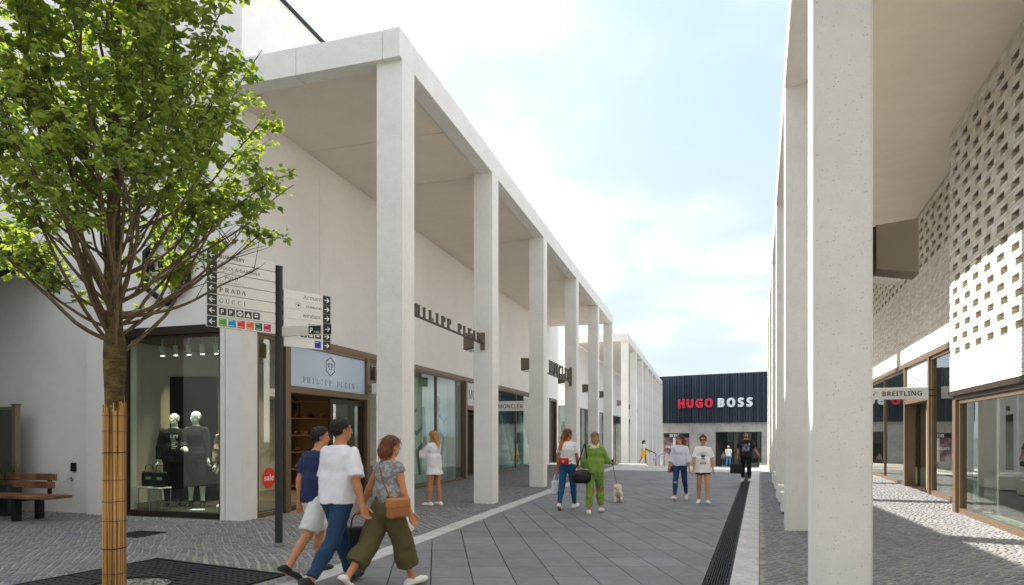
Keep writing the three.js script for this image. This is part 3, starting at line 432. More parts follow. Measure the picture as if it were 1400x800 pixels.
// ---------------------------------------------------------------- right building: square pillars, deep soffit, pale perforated brickwork
const rightB = thing('brick_building', 'pale brick building with perforated brickwork behind tall square pillars', 'building', [0, 0, 0], { turn: -PHI });
{
  const b = rightB, S = (s) => -s, PS = [-0.1, 6.01, 12.12, 18.23, 24.34, 30.45, 36.56];
  PS.forEach((s) => part('pillar', rbx(0.416, 0.878, -0.25, 7.67, S(s + 0.46), S(s), 0.02), M.conc, b));
  for (let i = 0; i < 6; i++) part('fascia_panel', rbx(0.412, 0.74, 7.64, 8.14, S(PS[i + 1] + 0.22), S(PS[i] + 0.24), 0.008), M.conc, b);
  part('fascia_panel', rbx(0.412, 4.4, 7.64, 8.14, S(37.3), S(36.79), 0.008), M.conc, b);
  part('soffit', bx(0.745, 4.6, 7.68, 8.1, S(36.78), S(-3)), M.soff, b);
  part('body', [bx(4.4, 14, 7.7, 8.1, S(38.8), S(-3)), bx(4.3, 14, 0, 7.7, S(38.8), S(38.5)), bx(13.7, 14, 0, 7.7, S(38.4), S(-3)), bx(4.6, 13.7, 0, 7.7, S(-2.7), S(-3))], M.plas, b);
  const tan = std(0xb0956b, 0.9), CH = 0.06, BL = 0.32;
  function brickWall(lat, s0, s1, y0, y1, holes, single) {
    const wall = part('brick_wall', bx(lat + 0.11, lat + 0.3, y0, y1, S(s1), S(s0)), tan, b), list = [], mort = [], rows = Math.floor((y1 - y0) / CH);
    for (let c = 0; c < rows; c++) {
      const y = y0 + c * CH, g = Math.floor(c / 4), hole = y > holes && c % 4 < 2 && y < y1 - 0.2;
      const off = hole ? (g % 2) * 0.16 : (c % 2) * 0.16 + ((c >> 1) % 2) * 0.07;
      for (let s = s0 - off, k = 0; s < s1; s += BL, k++) { if (hole && k % 2) continue; const a = Math.max(s, s0), e = Math.min(s + BL, s1); if (e - a > 0.03) list.push([a + 0.004, e - 0.004, y + 0.004, y + CH - 0.004, hole]); }
      if (!hole) mort.push(bx(lat + 0.006, lat + 0.109, y - 0.003, y + CH + 0.003, S(s1 - 0.002), S(s0 + 0.002)));
    }
    part('mortar', mort, M.mortar, wall);
    list.sort((p, q) => Math.abs(p[0] - 12) - Math.abs(q[0] - 12));
    const rest = M.bricks.map(() => []);
    list.forEach(([a, e, q0, q1], i) => { const m = Math.floor(rnd() * 4), g = bx(lat - rr(0, 0.0015), lat + 0.1, q0, q1, S(e), S(a)); if (i < single) part('brick', g, M.bricks[m], wall); else rest[m].push(g); });
    const o = part('brick', mergeGeometries(rest.map((l) => mergeGeometries(clean(l))), true), M.bricks, wall); o.userData.kind = 'stuff';
  }
  brickWall(3.62, 3, 15.38, 2.46, 7.68, 3.1, 300);
  brickWall(4.11, 15.4, 36.5, 3.74, 7.68, 6.02, 0);
  part('wall_end', bx(3.63, 4.42, 2.46, 7.68, S(15.395), S(15.385)), M.mortar, b);
  // shopfront under the projecting brick block
  part('lintel', [bx(3.66, 4.3, 2.28, 2.455, S(15.36), S(3)), bx(3.6, 3.66, 2.36, 2.455, S(15.37), S(3))], M.bronzeDark, b); part('corner_post', rbx(3.64, 3.9, -0.1, 2.275, S(15.3), S(15.08), 0.008), M.bronze, b);
  pane(b, 'x', 3.74, S(15.075), S(6.4), 0.02, 2.275, { mull: [S(10.9)], f: 0.07 });
  part('plinth', bx(3.7, 4.4, -0.15, 0.018, S(15.3), S(3)), M.bronzeDark, b);
  pane(b, 'z', S(15.2), 3.91, 4.12, 0.02, 2.275);
  // shopfront with the doorway
  part('head_trim', bx(4.07, 4.3, 3.6, 3.735, S(36.4), S(15.42)), M.bronze, b); part('plinth', bx(4.12, 4.5, -0.15, 0.05, S(36.4), S(15.42)), M.bronzeDark, b);
  pane(b, 'x', 4.17, S(19.3), S(15.42), 0.05, 3.595, { f: 0.07 }); pane(b, 'x', 4.17, S(36.4), S(22.4), 0.05, 3.595, { mull: [S(25.98), S(29.4), S(33)], f: 0.06 });
  part('door_frame', [bx(4.08, 4.36, 0.05, 3.6, S(19.46), S(19.3)), bx(4.08, 4.36, 0.05, 3.6, S(22.4), S(22.24)), bx(4.09, 4.35, 2.5, 2.66, S(22.24), S(19.46))], M.bronze, b);
  const br = canvasTex(512, 160, (x, w, h) => { x.fillStyle = '#cfe0dc'; x.fillRect(0, 0, w, h); x.fillStyle = '#3a5a5c'; x.font = '66px sans-serif'; x.textAlign = 'center'; x.textBaseline = 'middle'; x.fillText('BREITLING', w / 2, h * 0.62); });
  const bp = part('sign_panel', face(2.78, 0.92), printed(br, 0.12), b); bp.rotation.y = -Math.PI / 2; bp.position.set(4.15, 3.13, S(20.85));
  const dl = part('door', [bx(4.4, 4.46, 0.06, 2.49, S(20.9), S(20.84)), bx(4.4, 4.46, 0.06, 2.49, S(22.2), S(22.14)), bx(4.4, 4.46, 2.4, 2.49, S(22.14), S(20.9))], M.bronzeDark, b); part('pane', bx(4.43, 4.431, 0.06, 2.4, S(22.14), S(20.9)), M.glass, dl); part('edge_strip', bx(4.36, 4.4, 0.06, 2.49, S(20.9), S(20.86)), std(0xc9c6a8, 0.4), dl);
  // dim rooms behind the glass
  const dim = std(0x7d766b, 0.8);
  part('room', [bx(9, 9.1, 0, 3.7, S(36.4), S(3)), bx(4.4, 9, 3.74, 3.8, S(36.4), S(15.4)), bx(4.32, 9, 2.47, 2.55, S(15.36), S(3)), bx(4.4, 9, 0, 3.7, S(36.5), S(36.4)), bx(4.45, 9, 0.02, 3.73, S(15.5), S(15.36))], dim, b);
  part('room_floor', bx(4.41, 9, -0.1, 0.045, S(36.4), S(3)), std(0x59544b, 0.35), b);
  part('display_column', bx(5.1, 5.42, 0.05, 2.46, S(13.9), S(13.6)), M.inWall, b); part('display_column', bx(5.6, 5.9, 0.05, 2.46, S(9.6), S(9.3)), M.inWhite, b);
  blade('white projecting sign above the doorway of the brick building', 'BREITLING', [0, 0, 0], 1.34, 0.3, -PHI, (H) => `bold ${H * 0.6}px sans-serif`, 1, true);
  const bl = scene.children[scene.children.length - 1], lp = V(3.36, 2.66, -19.1).applyAxisAngle(V(0, 1, 0), -PHI); bl.position.copy(lp);
  const lq = V(0.88, 3.14, -6.24).applyAxisAngle(V(0, 1, 0), -PHI); lantern('large bronze wedge lantern on the inner side of the pitted near pillar', [lq.x, lq.y, lq.z], -PHI, 1.0);
  [2, 3, 4].forEach((i) => { const q = V(0.88, 3.4, -PS[i] - 0.23).applyAxisAngle(V(0, 1, 0), -PHI); lantern(`bronze wedge lantern on the inner side of the ${['second', 'third', 'fourth'][i - 2]} square pillar by the brick shops`, [q.x, q.y, q.z], -PHI, 0.9, 'pillar lanterns'); });
  // concrete seat cubes between the pillars
  [14.6, 16.7, 20.9, 22.8].forEach((s, i) => { const q = V(0.66, -0.08, -s - 0.23).applyAxisAngle(V(0, 1, 0), -PHI); const o = thing('seat_cube', ['pale concrete seat cube just beyond the second pillar', 'pale concrete seat cube just before the third pillar', 'pale concrete seat cube just beyond the third pillar', 'pale concrete seat cube just before the fourth pillar'][i], 'seat', [q.x, q.y, q.z], { turn: -PHI, group: 'concrete seat cubes' }); part('block', rbx(-0.235, 0.235, 0.04, 0.45, -0.235, 0.235, 0.02), M.conc, o); part('recessed_base', bx(-0.2, 0.2, 0, 0.038, -0.2, 0.2), M.darkMetal, o); });
}
// ---------------------------------------------------------------- finger post
{
  const o = thing('finger_post', 'dark grey signpost with white finger boards listing shops', 'signpost', [-5.757, 0, -7.783]);
  part('pole', [new THREE.CylinderGeometry(0.052, 0.052, 3.93, 24).translate(0, 1.985, 0), new THREE.CylinderGeometry(0.054, 0.054, 0.03, 24).translate(0, 3.965, 0)], M.charcoal, o); part('base_ring', new THREE.CylinderGeometry(0.062, 0.066, 0.05, 24).translate(0, 0.03, 0), std(0x9a9c9e, 0.4, 0.6), o);
  const AH = 0.136, colours = ['#57b12c', '#1a93d1', '#e23021', '#ee6a1e', '#0b6b4f', '#d91a6c'];
  const arrow = (x, cx, cy, r, s) => { x.strokeStyle = '#fff'; x.lineWidth = r * 0.34; x.lineCap = 'butt'; x.beginPath(); x.moveTo(cx - s * r, cy); x.lineTo(cx + s * r, cy); x.moveTo(cx, cy - r * 0.95); x.lineTo(cx + s * r, cy); x.lineTo(cx, cy + r * 0.95); x.stroke(); };
  const boxes = (x, H, x0, list) => list.forEach((t, i) => { const s = H * 0.72, X = x0 + i * (s + H * 0.12); x.fillStyle = '#2d3236'; x.fillRect(X, H * 0.14, s, s); x.fillStyle = '#fff'; x.font = `bold ${H * 0.6}px sans-serif`; x.textAlign = 'center'; x.textBaseline = 'middle';
    if (t[0] === 'P') { x.fillText('P', X + s * 0.42, H * 0.52); x.font = `bold ${H * 0.24}px sans-serif`; x.fillText(t.slice(1), X + s * 0.82, H * 0.72); } else if (t === 'b') { x.beginPath(); x.arc(X + s / 2, H * 0.5, s * 0.36, 0, 7); x.fill(); x.fillStyle = '#2d3236'; x.fillRect(X + s * 0.28, H * 0.42, s * 0.44, s * 0.2); } else if (t === 'w') { x.beginPath(); x.moveTo(X + s / 2, H * 0.24); x.lineTo(X + s * 0.85, H * 0.74); x.lineTo(X + s * 0.15, H * 0.74); x.fill(); } else { x.fillRect(X + s * 0.28, H * 0.26, s * 0.44, s * 0.56); x.fillStyle = '#2d3236'; x.fillRect(X + s * 0.36, H * 0.34, s * 0.28, s * 0.2); x.beginPath(); x.arc(X + s / 2, H * 0.64, s * 0.06, 0, 7); x.fill(); } });
  const board = (len, y, turn, x0, side, draw) => {
    const W = 768, H = Math.round(W * AH / len), t = canvasTex(W, H, (x) => { x.fillStyle = '#f3f1ec'; x.fillRect(0, 0, W, H); const a = side < 0 ? 0 : W - H * 0.92; x.fillStyle = '#2d3236'; x.fillRect(a, 0, H * 0.92, H); arrow(x, a + H * 0.46, H / 2, H * 0.27, side); x.fillStyle = '#2b2e31'; x.strokeStyle = '#2b2e31'; x.textBaseline = 'middle'; draw(x, H, side < 0 ? H * 1.12 : W - H * 1.05); });
    const g = part('finger_board', rbx(x0, x0 + len, -AH / 2, AH / 2, -0.022, 0.022, 0.004), M.signWhite, o); g.position.y = y; g.rotation.y = turn; const f = part('print', face(len - 0.004, AH - 0.004), printed(t, 0.45), g); f.position.set(x0 + len / 2, 0, 0.0245); 
    part('clamp', bx(side < 0 ? x0 + len - 0.001 : x0 - 0.03, side < 0 ? x0 + len + 0.03 : x0 + 0.001, -0.03, 0.03, -0.014, 0.014), M.charcoal, g);
  };
  const text = (s, font, dx = 0, al = 'left', sp = 0) => (x, H, X) => { x.font = font(H); x.textAlign = al; if (!sp) x.fillText(s, X + dx, H * 0.54); else [...s].forEach((c, i) => x.fillText(c, X + dx + i * sp * H, H * 0.54)); };
  const L = [text('BURBERRY', (H) => `bold ${H * 0.5}px sans-serif`), text('DOLCE & GABBANA', (H) => `${H * 0.47}px sans-serif`), (x, H, X) => { x.font = `${H * 0.5}px serif`; x.fillText('POLO', X + H * 0.5, H * 0.36); x.font = `${H * 0.2}px serif`; [...'RALPH LAUREN'].forEach((c, i) => x.fillText(c, X + H * 0.05 + i * H * 0.2, H * 0.8)); }, text('PRADA', (H) => `bold ${H * 0.6}px serif`, 0, 'left', 0.55), text('GUCCI', (H) => `${H * 0.6}px serif`, 0, 'left', 0.6), (x, H, X) => boxes(x, H, X, ['P.', 'P.1', 'b', 'w', 't']), (x, H, X) => colours.forEach((c, i) => { x.fillStyle = c; x.fillRect(X + i * H * 0.9, H * 0.1, H * 0.74, H * 0.78); x.fillStyle = '#fff'; x.fillRect(X + i * H * 0.9 + H * 0.08, H * 0.18, H * 0.34, H * 0.06); x.fillRect(X + i * H * 0.9 + H * 0.08, H * 0.7, H * 0.5, H * 0.06); })];
  L.forEach((d, i) => board(0.93, 3.958 - i * 0.1465, 1.08, -0.99, -1, d));
  const Rr = [(x, H, X) => { x.font = `${H * 0.6}px serif`; x.textAlign = 'right'; x.fillText('Armani', X, H * 0.52); }, (x, H, X) => { x.font = `bold ${H * 0.34}px sans-serif`; x.textAlign = 'right'; x.fillText('STARBUCKS', X, H * 0.54); x.lineWidth = 4; x.beginPath(); x.arc(X - H * 2.75, H * 0.5, H * 0.3, 0, 7); x.stroke(); x.beginPath(); x.arc(X - H * 2.75, H * 0.5, H * 0.14, 0, 7); x.fill(); }, (x, H, X) => { x.font = `${H * 0.58}px sans-serif`; x.textAlign = 'right'; x.fillText('windsor.', X, H * 0.5); }, (x, H, X) => { x.font = `bold ${H * 0.62}px serif`; x.textAlign = 'right'; x.fillText('BOSS', X, H * 0.54); }, (x, H, X) => boxes(x, H, X - H * 2.5, ['b', 'w', 't']), (x, H, X) => { x.fillStyle = '#1b3fa8'; x.fillRect(X - H * 0.85, H * 0.08, H * 0.74, H * 0.8); x.fillStyle = '#fff'; x.fillRect(X - H * 0.78, H * 0.2, H * 0.4, H * 0.06); }];
  Rr.forEach((d, i) => board(0.74, 3.6 - i * 0.136, 1.08, 0.06, 1, d));
  board(0.78, 3.05, 0.05, 0.06, 1, (x, H, X) => { x.fillStyle = '#2d3236'; x.fillRect(X - H * 1.55, H * 0.06, H * 1.4, H * 0.88); x.fillStyle = '#fff'; x.font = `bold ${H * 0.75}px sans-serif`; x.textAlign = 'left'; x.fillText('P', X - H * 1.48, H * 0.53); x.font = `bold ${H * 0.24}px sans-serif`; x.fillText('P-Bus', X - H * 0.96, H * 0.72); });
}

// ---------------------------------------------------------------- street tree in its iron grating
{
  seed = 1234;
  const T = V(-5.81, 0, -5.17), o = thing('street_tree', 'young leafy street tree with upright limbs and a reed-wrapped trunk', 'tree', [T.x, 0, T.z]);
  const lead = (h) => V(sstep(1.8, 3.5, h) * 0.05 * Math.sin(h * 1.1), h, sstep(1.8, 3.5, h) * 0.04 * Math.sin(h * 0.8 + 1)), rad = (h) => (h < 2.6 ? lerp(0.084, 0.09, h / 2.6) + 0.02 * Math.exp(-Math.pow((h - 2.35) / 0.22, 2)) : 0.07 * Math.pow(clamp((8.6 - h) / 6), 0.9) + 0.006);
  function limbTube(pts, r0, r1, seg, radial) {   // tapered tube through the points
    const c = new THREE.CatmullRomCurve3(pts), g = new THREE.TubeGeometry(c, seg, 1, radial), p = g.attributes.position, v = V(0, 0, 0);
    for (let i = 0; i <= seg; i++) { const q = c.getPointAt(i / seg), r = typeof r0 === 'function' ? r0(q) : lerp(r0, r1, i / seg); for (let j = 0; j <= radial; j++) { const k = i * (radial + 1) + j; v.fromBufferAttribute(p, k).sub(q).multiplyScalar(r).add(q); p.setXYZ(k, v.x, v.y, v.z); } }
    g.computeVertexNormals(); return g;
  }
  const tBark = mottled(256, [112, 96, 72], 0.55, { freqs: [4, 16, 48, 128], stretch: 0.25, pits: 200, pitR: 3, pitC: 0.6 });
  const bark = mineral(tBark, 0.4, 0.012, 0.95), moss = mineral(tBark, 0.3, 0.012, 0.95, { color: 0xc9c89a });
  const tg = limbTube(Array.from({ length: 14 }, (_, i) => lead(i * 8.5 / 13)), (q) => rad(q.y) * (1 + 0.08 * (noise(q.y * 6, 2, 3) - 0.5)), 0, 70, 14);
  { const uv = tg.attributes.uv; for (let i = 0; i < uv.count; i++) uv.setXY(i, uv.getX(i) * 8.5, uv.getY(i) * 0.6); }
  part('trunk', tg, moss, o);
  const limbs = [], leafAt = [];
  const env = (h) => (h < 4.4 ? lerp(1.45, 1.84, sstep(2.9, 4.4, h)) : 1.84 * Math.pow(clamp((8.9 - h) / 4.5), 0.55));
  for (let k = 0; k < 92; k++) {
    const low = k < 26, h0 = low ? rr(2.15, 2.95) : rr(2.7, 7.2), a = k * 2.39996 + rr(-0.3, 0.3), s = lead(h0), out = rr(0.62, 1);
    const hE = low ? rr(3.5, 6.6) : Math.min(8.5, h0 + rr(1.1, 2.6)), rE = env(hE) * out * (low && hE > 5.2 ? 0.8 : 1), pts = [];
    for (let i = 0; i <= 7; i++) { const t = i / 7, r = rE * Math.pow(t, 0.8), b = a + 0.22 * Math.sin(t * 3 + k) * (1 - t * 0.3); pts.push(V(s.x + Math.cos(b) * r + 0.03 * rr(-1, 1), h0 + (hE - h0) * Math.pow(t, 1.18), s.z + Math.sin(b) * r + 0.03 * rr(-1, 1))); }
    const r0 = (low ? 0.022 : 0.016) * rr(0.75, 1.15); limbs.push(limbTube(pts, r0, 0.005, 16, 7));
    const c = new THREE.CatmullRomCurve3(pts), n = Math.round(rr(9, 12) * (low ? 1.25 : 1));
    for (let j = 0; j < n; j++) {
      const t = lerp(low ? 0.34 : 0.25, 1, (j + rnd()) / n), p = c.getPointAt(t), tan = c.getTangentAt(t), side = V(rr(-1, 1), rr(-0.25, 0.9), rr(-1, 1)).normalize(), L = rr(0.28, 0.72) * (1.15 - 0.4 * t);
      const d = tan.clone().multiplyScalar(0.55).add(side).normalize(), q = [p, p.clone().addScaledVector(d, L * 0.5).add(V(0, 0.02, 0)), p.clone().addScaledVector(d, L).add(V(0, rr(0, 0.1), 0))];
      if (q[2].y < (q[2].x * 0.96 - q[2].z * 0.28 > 0.1 ? 3.5 : 2.95) && rnd() < 0.93 || Math.hypot(q[2].x, q[2].z) < env(q[2].y) * 0.45 && rnd() < 0.35 || Math.hypot(q[2].x, q[2].z) > env(q[2].y) * 1.08) continue;
      limbs.push(limbTube(q, 0.006, 0.002, 4, 4));
      const cc = new THREE.CatmullRomCurve3(q);
      for (let m = 0; m < 9; m++) { const b0 = cc.getPoint(lerp(0.22, 1, (m + rnd() * 0.6) / 9)), sd = V(rr(-1, 1), rr(-0.3, 0.5), rr(-1, 1)).normalize().multiplyScalar(rr(0.06, 0.17)); const nl = 4 + Math.floor(rnd() * 5), young = rnd(); for (let w = 0; w < nl; w++) leafAt.push([b0.clone().addScaledVector(sd, (w + 0.5) / nl).add(V(rr(-0.02, 0.02), rr(-0.02, 0.02), rr(-0.02, 0.02))), sd, young]); }
    }
  }
  part('limbs', limbs, bark, o);
  const pos = [], nor = [], col = [], X = V(), Y = V(), Z = V(), v = V();
  const outline = [[0, 0, 0], [0.3, 0.18, 0.03], [0.42, 0.42, 0.05], [0.24, 0.72, 0.03], [0, 1, -0.06], [-0.24, 0.72, 0.03], [-0.42, 0.42, 0.05], [-0.3, 0.18, 0.03], [0, 0.45, -0.02]], tris = [[8, 0, 1], [8, 1, 2], [8, 2, 3], [8, 3, 4], [8, 4, 5], [8, 5, 6], [8, 6, 7], [8, 7, 0]];
  for (const [p, sd, young] of leafAt) {
    if (Math.hypot(p.x, p.z) > env(p.y) * 1.04 || p.y < (p.x * 0.96 - p.z * 0.28 > 0.3 ? 3.85 : 2.95)) continue;
    const L = rr(0.04, 0.082), tint = 0.5 * rnd() + 0.5 * young;   // young leaves are paler, at random through the crown
    Y.set(sd.x + rr(-0.07, 0.07), sd.y + rr(-0.1, 0.02), sd.z + rr(-0.07, 0.07)).normalize(); Z.set(rr(-0.75, 0.75), 1, rr(-0.75, 0.75)); X.crossVectors(Y, Z).normalize(); Z.crossVectors(X, Y);
    const c = [lerp(0.13, 0.42, tint), lerp(0.23, 0.5, tint), lerp(0.028, 0.05, rnd())];
    for (const t of tris) { const i0 = pos.length; for (const k of t) { const [a, b, d] = outline[k]; v.copy(p).addScaledVector(X, a * L).addScaledVector(Y, b * L).addScaledVector(Z, d * L); pos.push(v.x, v.y, v.z); col.push(...c); } void i0; }
  }
  const lg = new THREE.BufferGeometry(); lg.setAttribute('position', new THREE.Float32BufferAttribute(pos, 3)); lg.setAttribute('color', new THREE.Float32BufferAttribute(col, 3)); lg.computeVertexNormals();
  const crown = part('crown', lg, new THREE.MeshPhysicalMaterial({ vertexColors: true, roughness: 1, transmission: 0.58, thickness: 0, specularIntensity: 0.5, side: THREE.DoubleSide }), o); crown.userData.kind = 'stuff';
  
  // reed mat tied round the trunk
  const w = thing('reed_wrap', 'golden reed mat tied with wire round the tree trunk', 'reed mat', [T.x, 0, T.z]); const reedM = [0xb98a4a, 0xcfa25e, 0x9a6c35, 0xd8b173, 0x86602f].map((c) => std(c, 0.75));
  for (let k = 0; k < 96; k++) { const a = k / 96 * 2 * Math.PI, r = 0.099 + rr(-0.004, 0.005), top = 1.86 + rr(-0.05, 0.07), x = Math.cos(a) * r, z = Math.sin(a) * r, j = rr(-0.012, 0.012); part('reed', cyl(0.0048 + 0.0016 * rnd(), 0.0046, V(x + j * Math.sin(a), 0.03, z - j * Math.cos(a)), V(x - j * Math.sin(a), top, z + j * Math.cos(a)), 6), reedM[Math.floor(rnd() * 5)], w); }
  for (const y of [0.16, 0.42, 0.7, 0.9, 1.12, 1.4, 1.62, 1.78]) part('wire', new THREE.TorusGeometry(0.108, y === 0.42 || y === 1.4 ? 0.005 : 0.0025, 5, 40).rotateX(Math.PI / 2 + rr(-0.03, 0.03)).translate(0, y, 0), M.iron, w);
  // iron grating
  const gr = thing('tree_grating', 'square slotted iron grating in the setts round the tree', 'tree grate', [-5.75, 0, -5.3], { turn: -0.16 });
  for (const sx of [-1, 1]) for (const sz of [-1, 1]) { const l = []; for (let i = 0; i < 12; i++) { const z0 = 0.02 + i * 0.087, z1 = z0 + 0.062, x0 = z0 < 0.38 ? Math.sqrt(Math.max(0, 0.16 - z0 * z0)) : 0.005; l.push(bx(sx * Math.max(x0, 0.005), sx * 1.07, -0.03, 0.006, sz * z0, sz * z1)); for (let x = Math.ceil(x0 / 0.1) * 0.1 + 0.02; x < 1.06; x += 0.1) if (i < 11) l.push(bx(sx * x, sx * (x + 0.045), -0.03, 0.0055, sz * z1, sz * (z1 + 0.025))); } l.push(bx(sx * 1.07, sx * 1.1, -0.04, 0.012, sz * 0.003, sz * 1.1), bx(sx * 0.003, sx * 1.07, -0.04, 0.012, sz * 1.07, sz * 1.1)); part('grate_panel', l, M.iron, gr); }
  part('rim', new THREE.TorusGeometry(0.4, 0.012, 6, 48).rotateX(Math.PI / 2).translate(0, 0.006, 0), M.iron, gr);
  const gv = [], base = new THREE.IcosahedronGeometry(0.016, 0); for (let i = 0; i < 500; i++) { const a = rnd() * 6.28, r = Math.sqrt(rnd()) * 0.39; gv.push(base.clone().scale(rr(0.6, 1.3), rr(0.5, 0.9), rr(0.6, 1.3)).rotateY(rnd() * 6).translate(Math.cos(a) * r, -0.02 + rr(0, 0.012), Math.sin(a) * r)); }
  part('gravel', gv, std(0x5a5650, 0.9), gr).userData.kind = 'stuff'; part('bed', bx(-1.06, 1.06, -0.06, -0.035, -1.06, 1.06), M.black, gr);
}

// ---------------------------------------------------------------- people: distance fields meshed by surface nets
function nets(f, lo, hi, cell) {
  const nx = Math.ceil((hi.x - lo.x) / cell) + 2, ny = Math.ceil((hi.y - lo.y) / cell) + 2, nz = Math.ceil((hi.z - lo.z) / cell) + 2, val = new Float32Array(nx * ny * nz), B = 4, reach = B * cell * 1.5;
  for (let k0 = 0; k0 < nz; k0 += B) for (let j0 = 0; j0 < ny; j0 += B) for (let i0 = 0; i0 < nx; i0 += B) {
    const c = f(lo.x + (i0 + 1.5) * cell, lo.y + (j0 + 1.5) * cell, lo.z + (k0 + 1.5) * cell), far = Math.abs(c) > reach;
    for (let k = k0; k < Math.min(nz, k0 + B); k++) for (let j = j0; j < Math.min(ny, j0 + B); j++) for (let i = i0; i < Math.min(nx, i0 + B); i++) val[(k * ny + j) * nx + i] = far ? c : f(lo.x + i * cell, lo.y + j * cell, lo.z + k * cell);
  }
  const id = new Int32Array(nx * ny * nz).fill(-1), pos = [], idx = [], at = (i, j, k) => (k * ny + j) * nx + i;
  for (let k = 0; k < nz - 1; k++) for (let j = 0; j < ny - 1; j++) for (let i = 0; i < nx - 1; i++) {
    let m = 0; const v = []; for (let q = 0; q < 8; q++) { const s = val[at(i + (q & 1), j + ((q >> 1) & 1), k + (q >> 2))]; v.push(s); if (s < 0) m |= 1 << q; }
    if (m === 0 || m === 255) continue;
    let x = 0, y = 0, z = 0, n = 0;
    for (const [a, b] of EDGES) if ((v[a] < 0) !== (v[b] < 0)) { const t = v[a] / (v[a] - v[b]); x += lerp(a & 1, b & 1, t); y += lerp((a >> 1) & 1, (b >> 1) & 1, t); z += lerp(a >> 2, b >> 2, t); n++; }
    id[at(i, j, k)] = pos.length / 3; pos.push(lo.x + (i + x / n) * cell, lo.y + (j + y / n) * cell, lo.z + (k + z / n) * cell);
  }
  const quad = (a, b, c, d, fl) => { if (a < 0 || b < 0 || c < 0 || d < 0) return; if (fl) idx.push(a, b, c, a, c, d); else idx.push(a, c, b, a, d, c); };
  for (let k = 1; k < nz - 1; k++) for (let j = 1; j < ny - 1; j++) for (let i = 1; i < nx - 1; i++) {
    const s = val[at(i, j, k)] < 0;
    if (s !== val[at(i + 1, j, k)] < 0) quad(id[at(i, j - 1, k - 1)], id[at(i, j, k - 1)], id[at(i, j, k)], id[at(i, j - 1, k)], s);
    if (s !== val[at(i, j + 1, k)] < 0) quad(id[at(i - 1, j, k - 1)], id[at(i - 1, j, k)], id[at(i, j, k)], id[at(i, j, k - 1)], s);
    if (s !== val[at(i, j, k + 1)] < 0) quad(id[at(i - 1, j - 1, k)], id[at(i, j - 1, k)], id[at(i, j, k)], id[at(i - 1, j, k)], s);
  }
  const g = new THREE.BufferGeometry(); g.setAttribute('position', new THREE.Float32BufferAttribute(pos, 3)); g.setIndex(idx); g.computeVertexNormals(); return g;
}
const EDGES = [[0, 1], [2, 3], [4, 5], [6, 7], [0, 2], [1, 3], [4, 6], [5, 7], [0, 4], [1, 5], [2, 6], [3, 7]];
const smin = (a, b, k) => { const h = clamp(0.5 + 0.5 * (b - a) / k); return lerp(b, a, h) - k * h * (1 - h); };
const cap = (a, b, ra, rb) => { const dx = b.x - a.x, dy = b.y - a.y, dz = b.z - a.z, L = dx * dx + dy * dy + dz * dz; return (x, y, z) => { const px = x - a.x, py = y - a.y, pz = z - a.z, t = clamp((px * dx + py * dy + pz * dz) / L); return Math.hypot(px - dx * t, py - dy * t, pz - dz * t) - lerp(ra, rb, t); }; };
const ell = (c, r) => (x, y, z) => { const a = (x - c.x) / r.x, b = (y - c.y) / r.y, d = (z - c.z) / r.z, k = Math.sqrt(a * a + b * b + d * d); return (k - 1) * Math.min(r.x, r.y, r.z); };
const join = (k, ...fs) => (x, y, z) => { let d = fs[0](x, y, z); for (let i = 1; i < fs.length; i++) d = smin(d, fs[i](x, y, z), k); return d; };
const cut = (f, p, n) => (x, y, z) => Math.max(f(x, y, z), (x - p.x) * n.x + (y - p.y) * n.y + (z - p.z) * n.z);   // keep the side that n points away from
const folds = (f, amp, fr, sd = 0) => (x, y, z) => { const d = f(x, y, z); return Math.abs(d) > 0.06 ? d : d + amp * (noise(x * fr + sd, y * fr * 0.55, z * fr + sd) - 0.5) * 2 + amp * 0.9 * (noise(x * fr * 2.3 + sd + y * 9, y * fr * 1.6 + x * 7, z * fr * 2.3) - 0.5); };
function paint(g, fn) { const p = g.attributes.position, c = new Float32Array(p.count * 3); for (let i = 0; i < p.count; i++) { const q = fn(p.getX(i), p.getY(i), p.getZ(i)); c.set(q, i * 3); } g.setAttribute('color', new THREE.BufferAttribute(c, 3)); return g; }
const lin = (hex) => { const c = new THREE.Color(hex); return [c.r, c.g, c.b]; };
const around = (pts, m) => { const lo = V(1e9, 1e9, 1e9), hi = V(-1e9, -1e9, -1e9); pts.forEach((p) => { lo.min(p); hi.max(p); }); return [lo.subScalar(m), hi.addScalar(m)]; };
const cloth = (extra = {}) => new THREE.MeshPhysicalMaterial({ vertexColors: true, roughness: 0.85, sheen: 0.25, sheenColor: new THREE.Color(0.5, 0.5, 0.5), sheenRoughness: 0.6, ...extra });

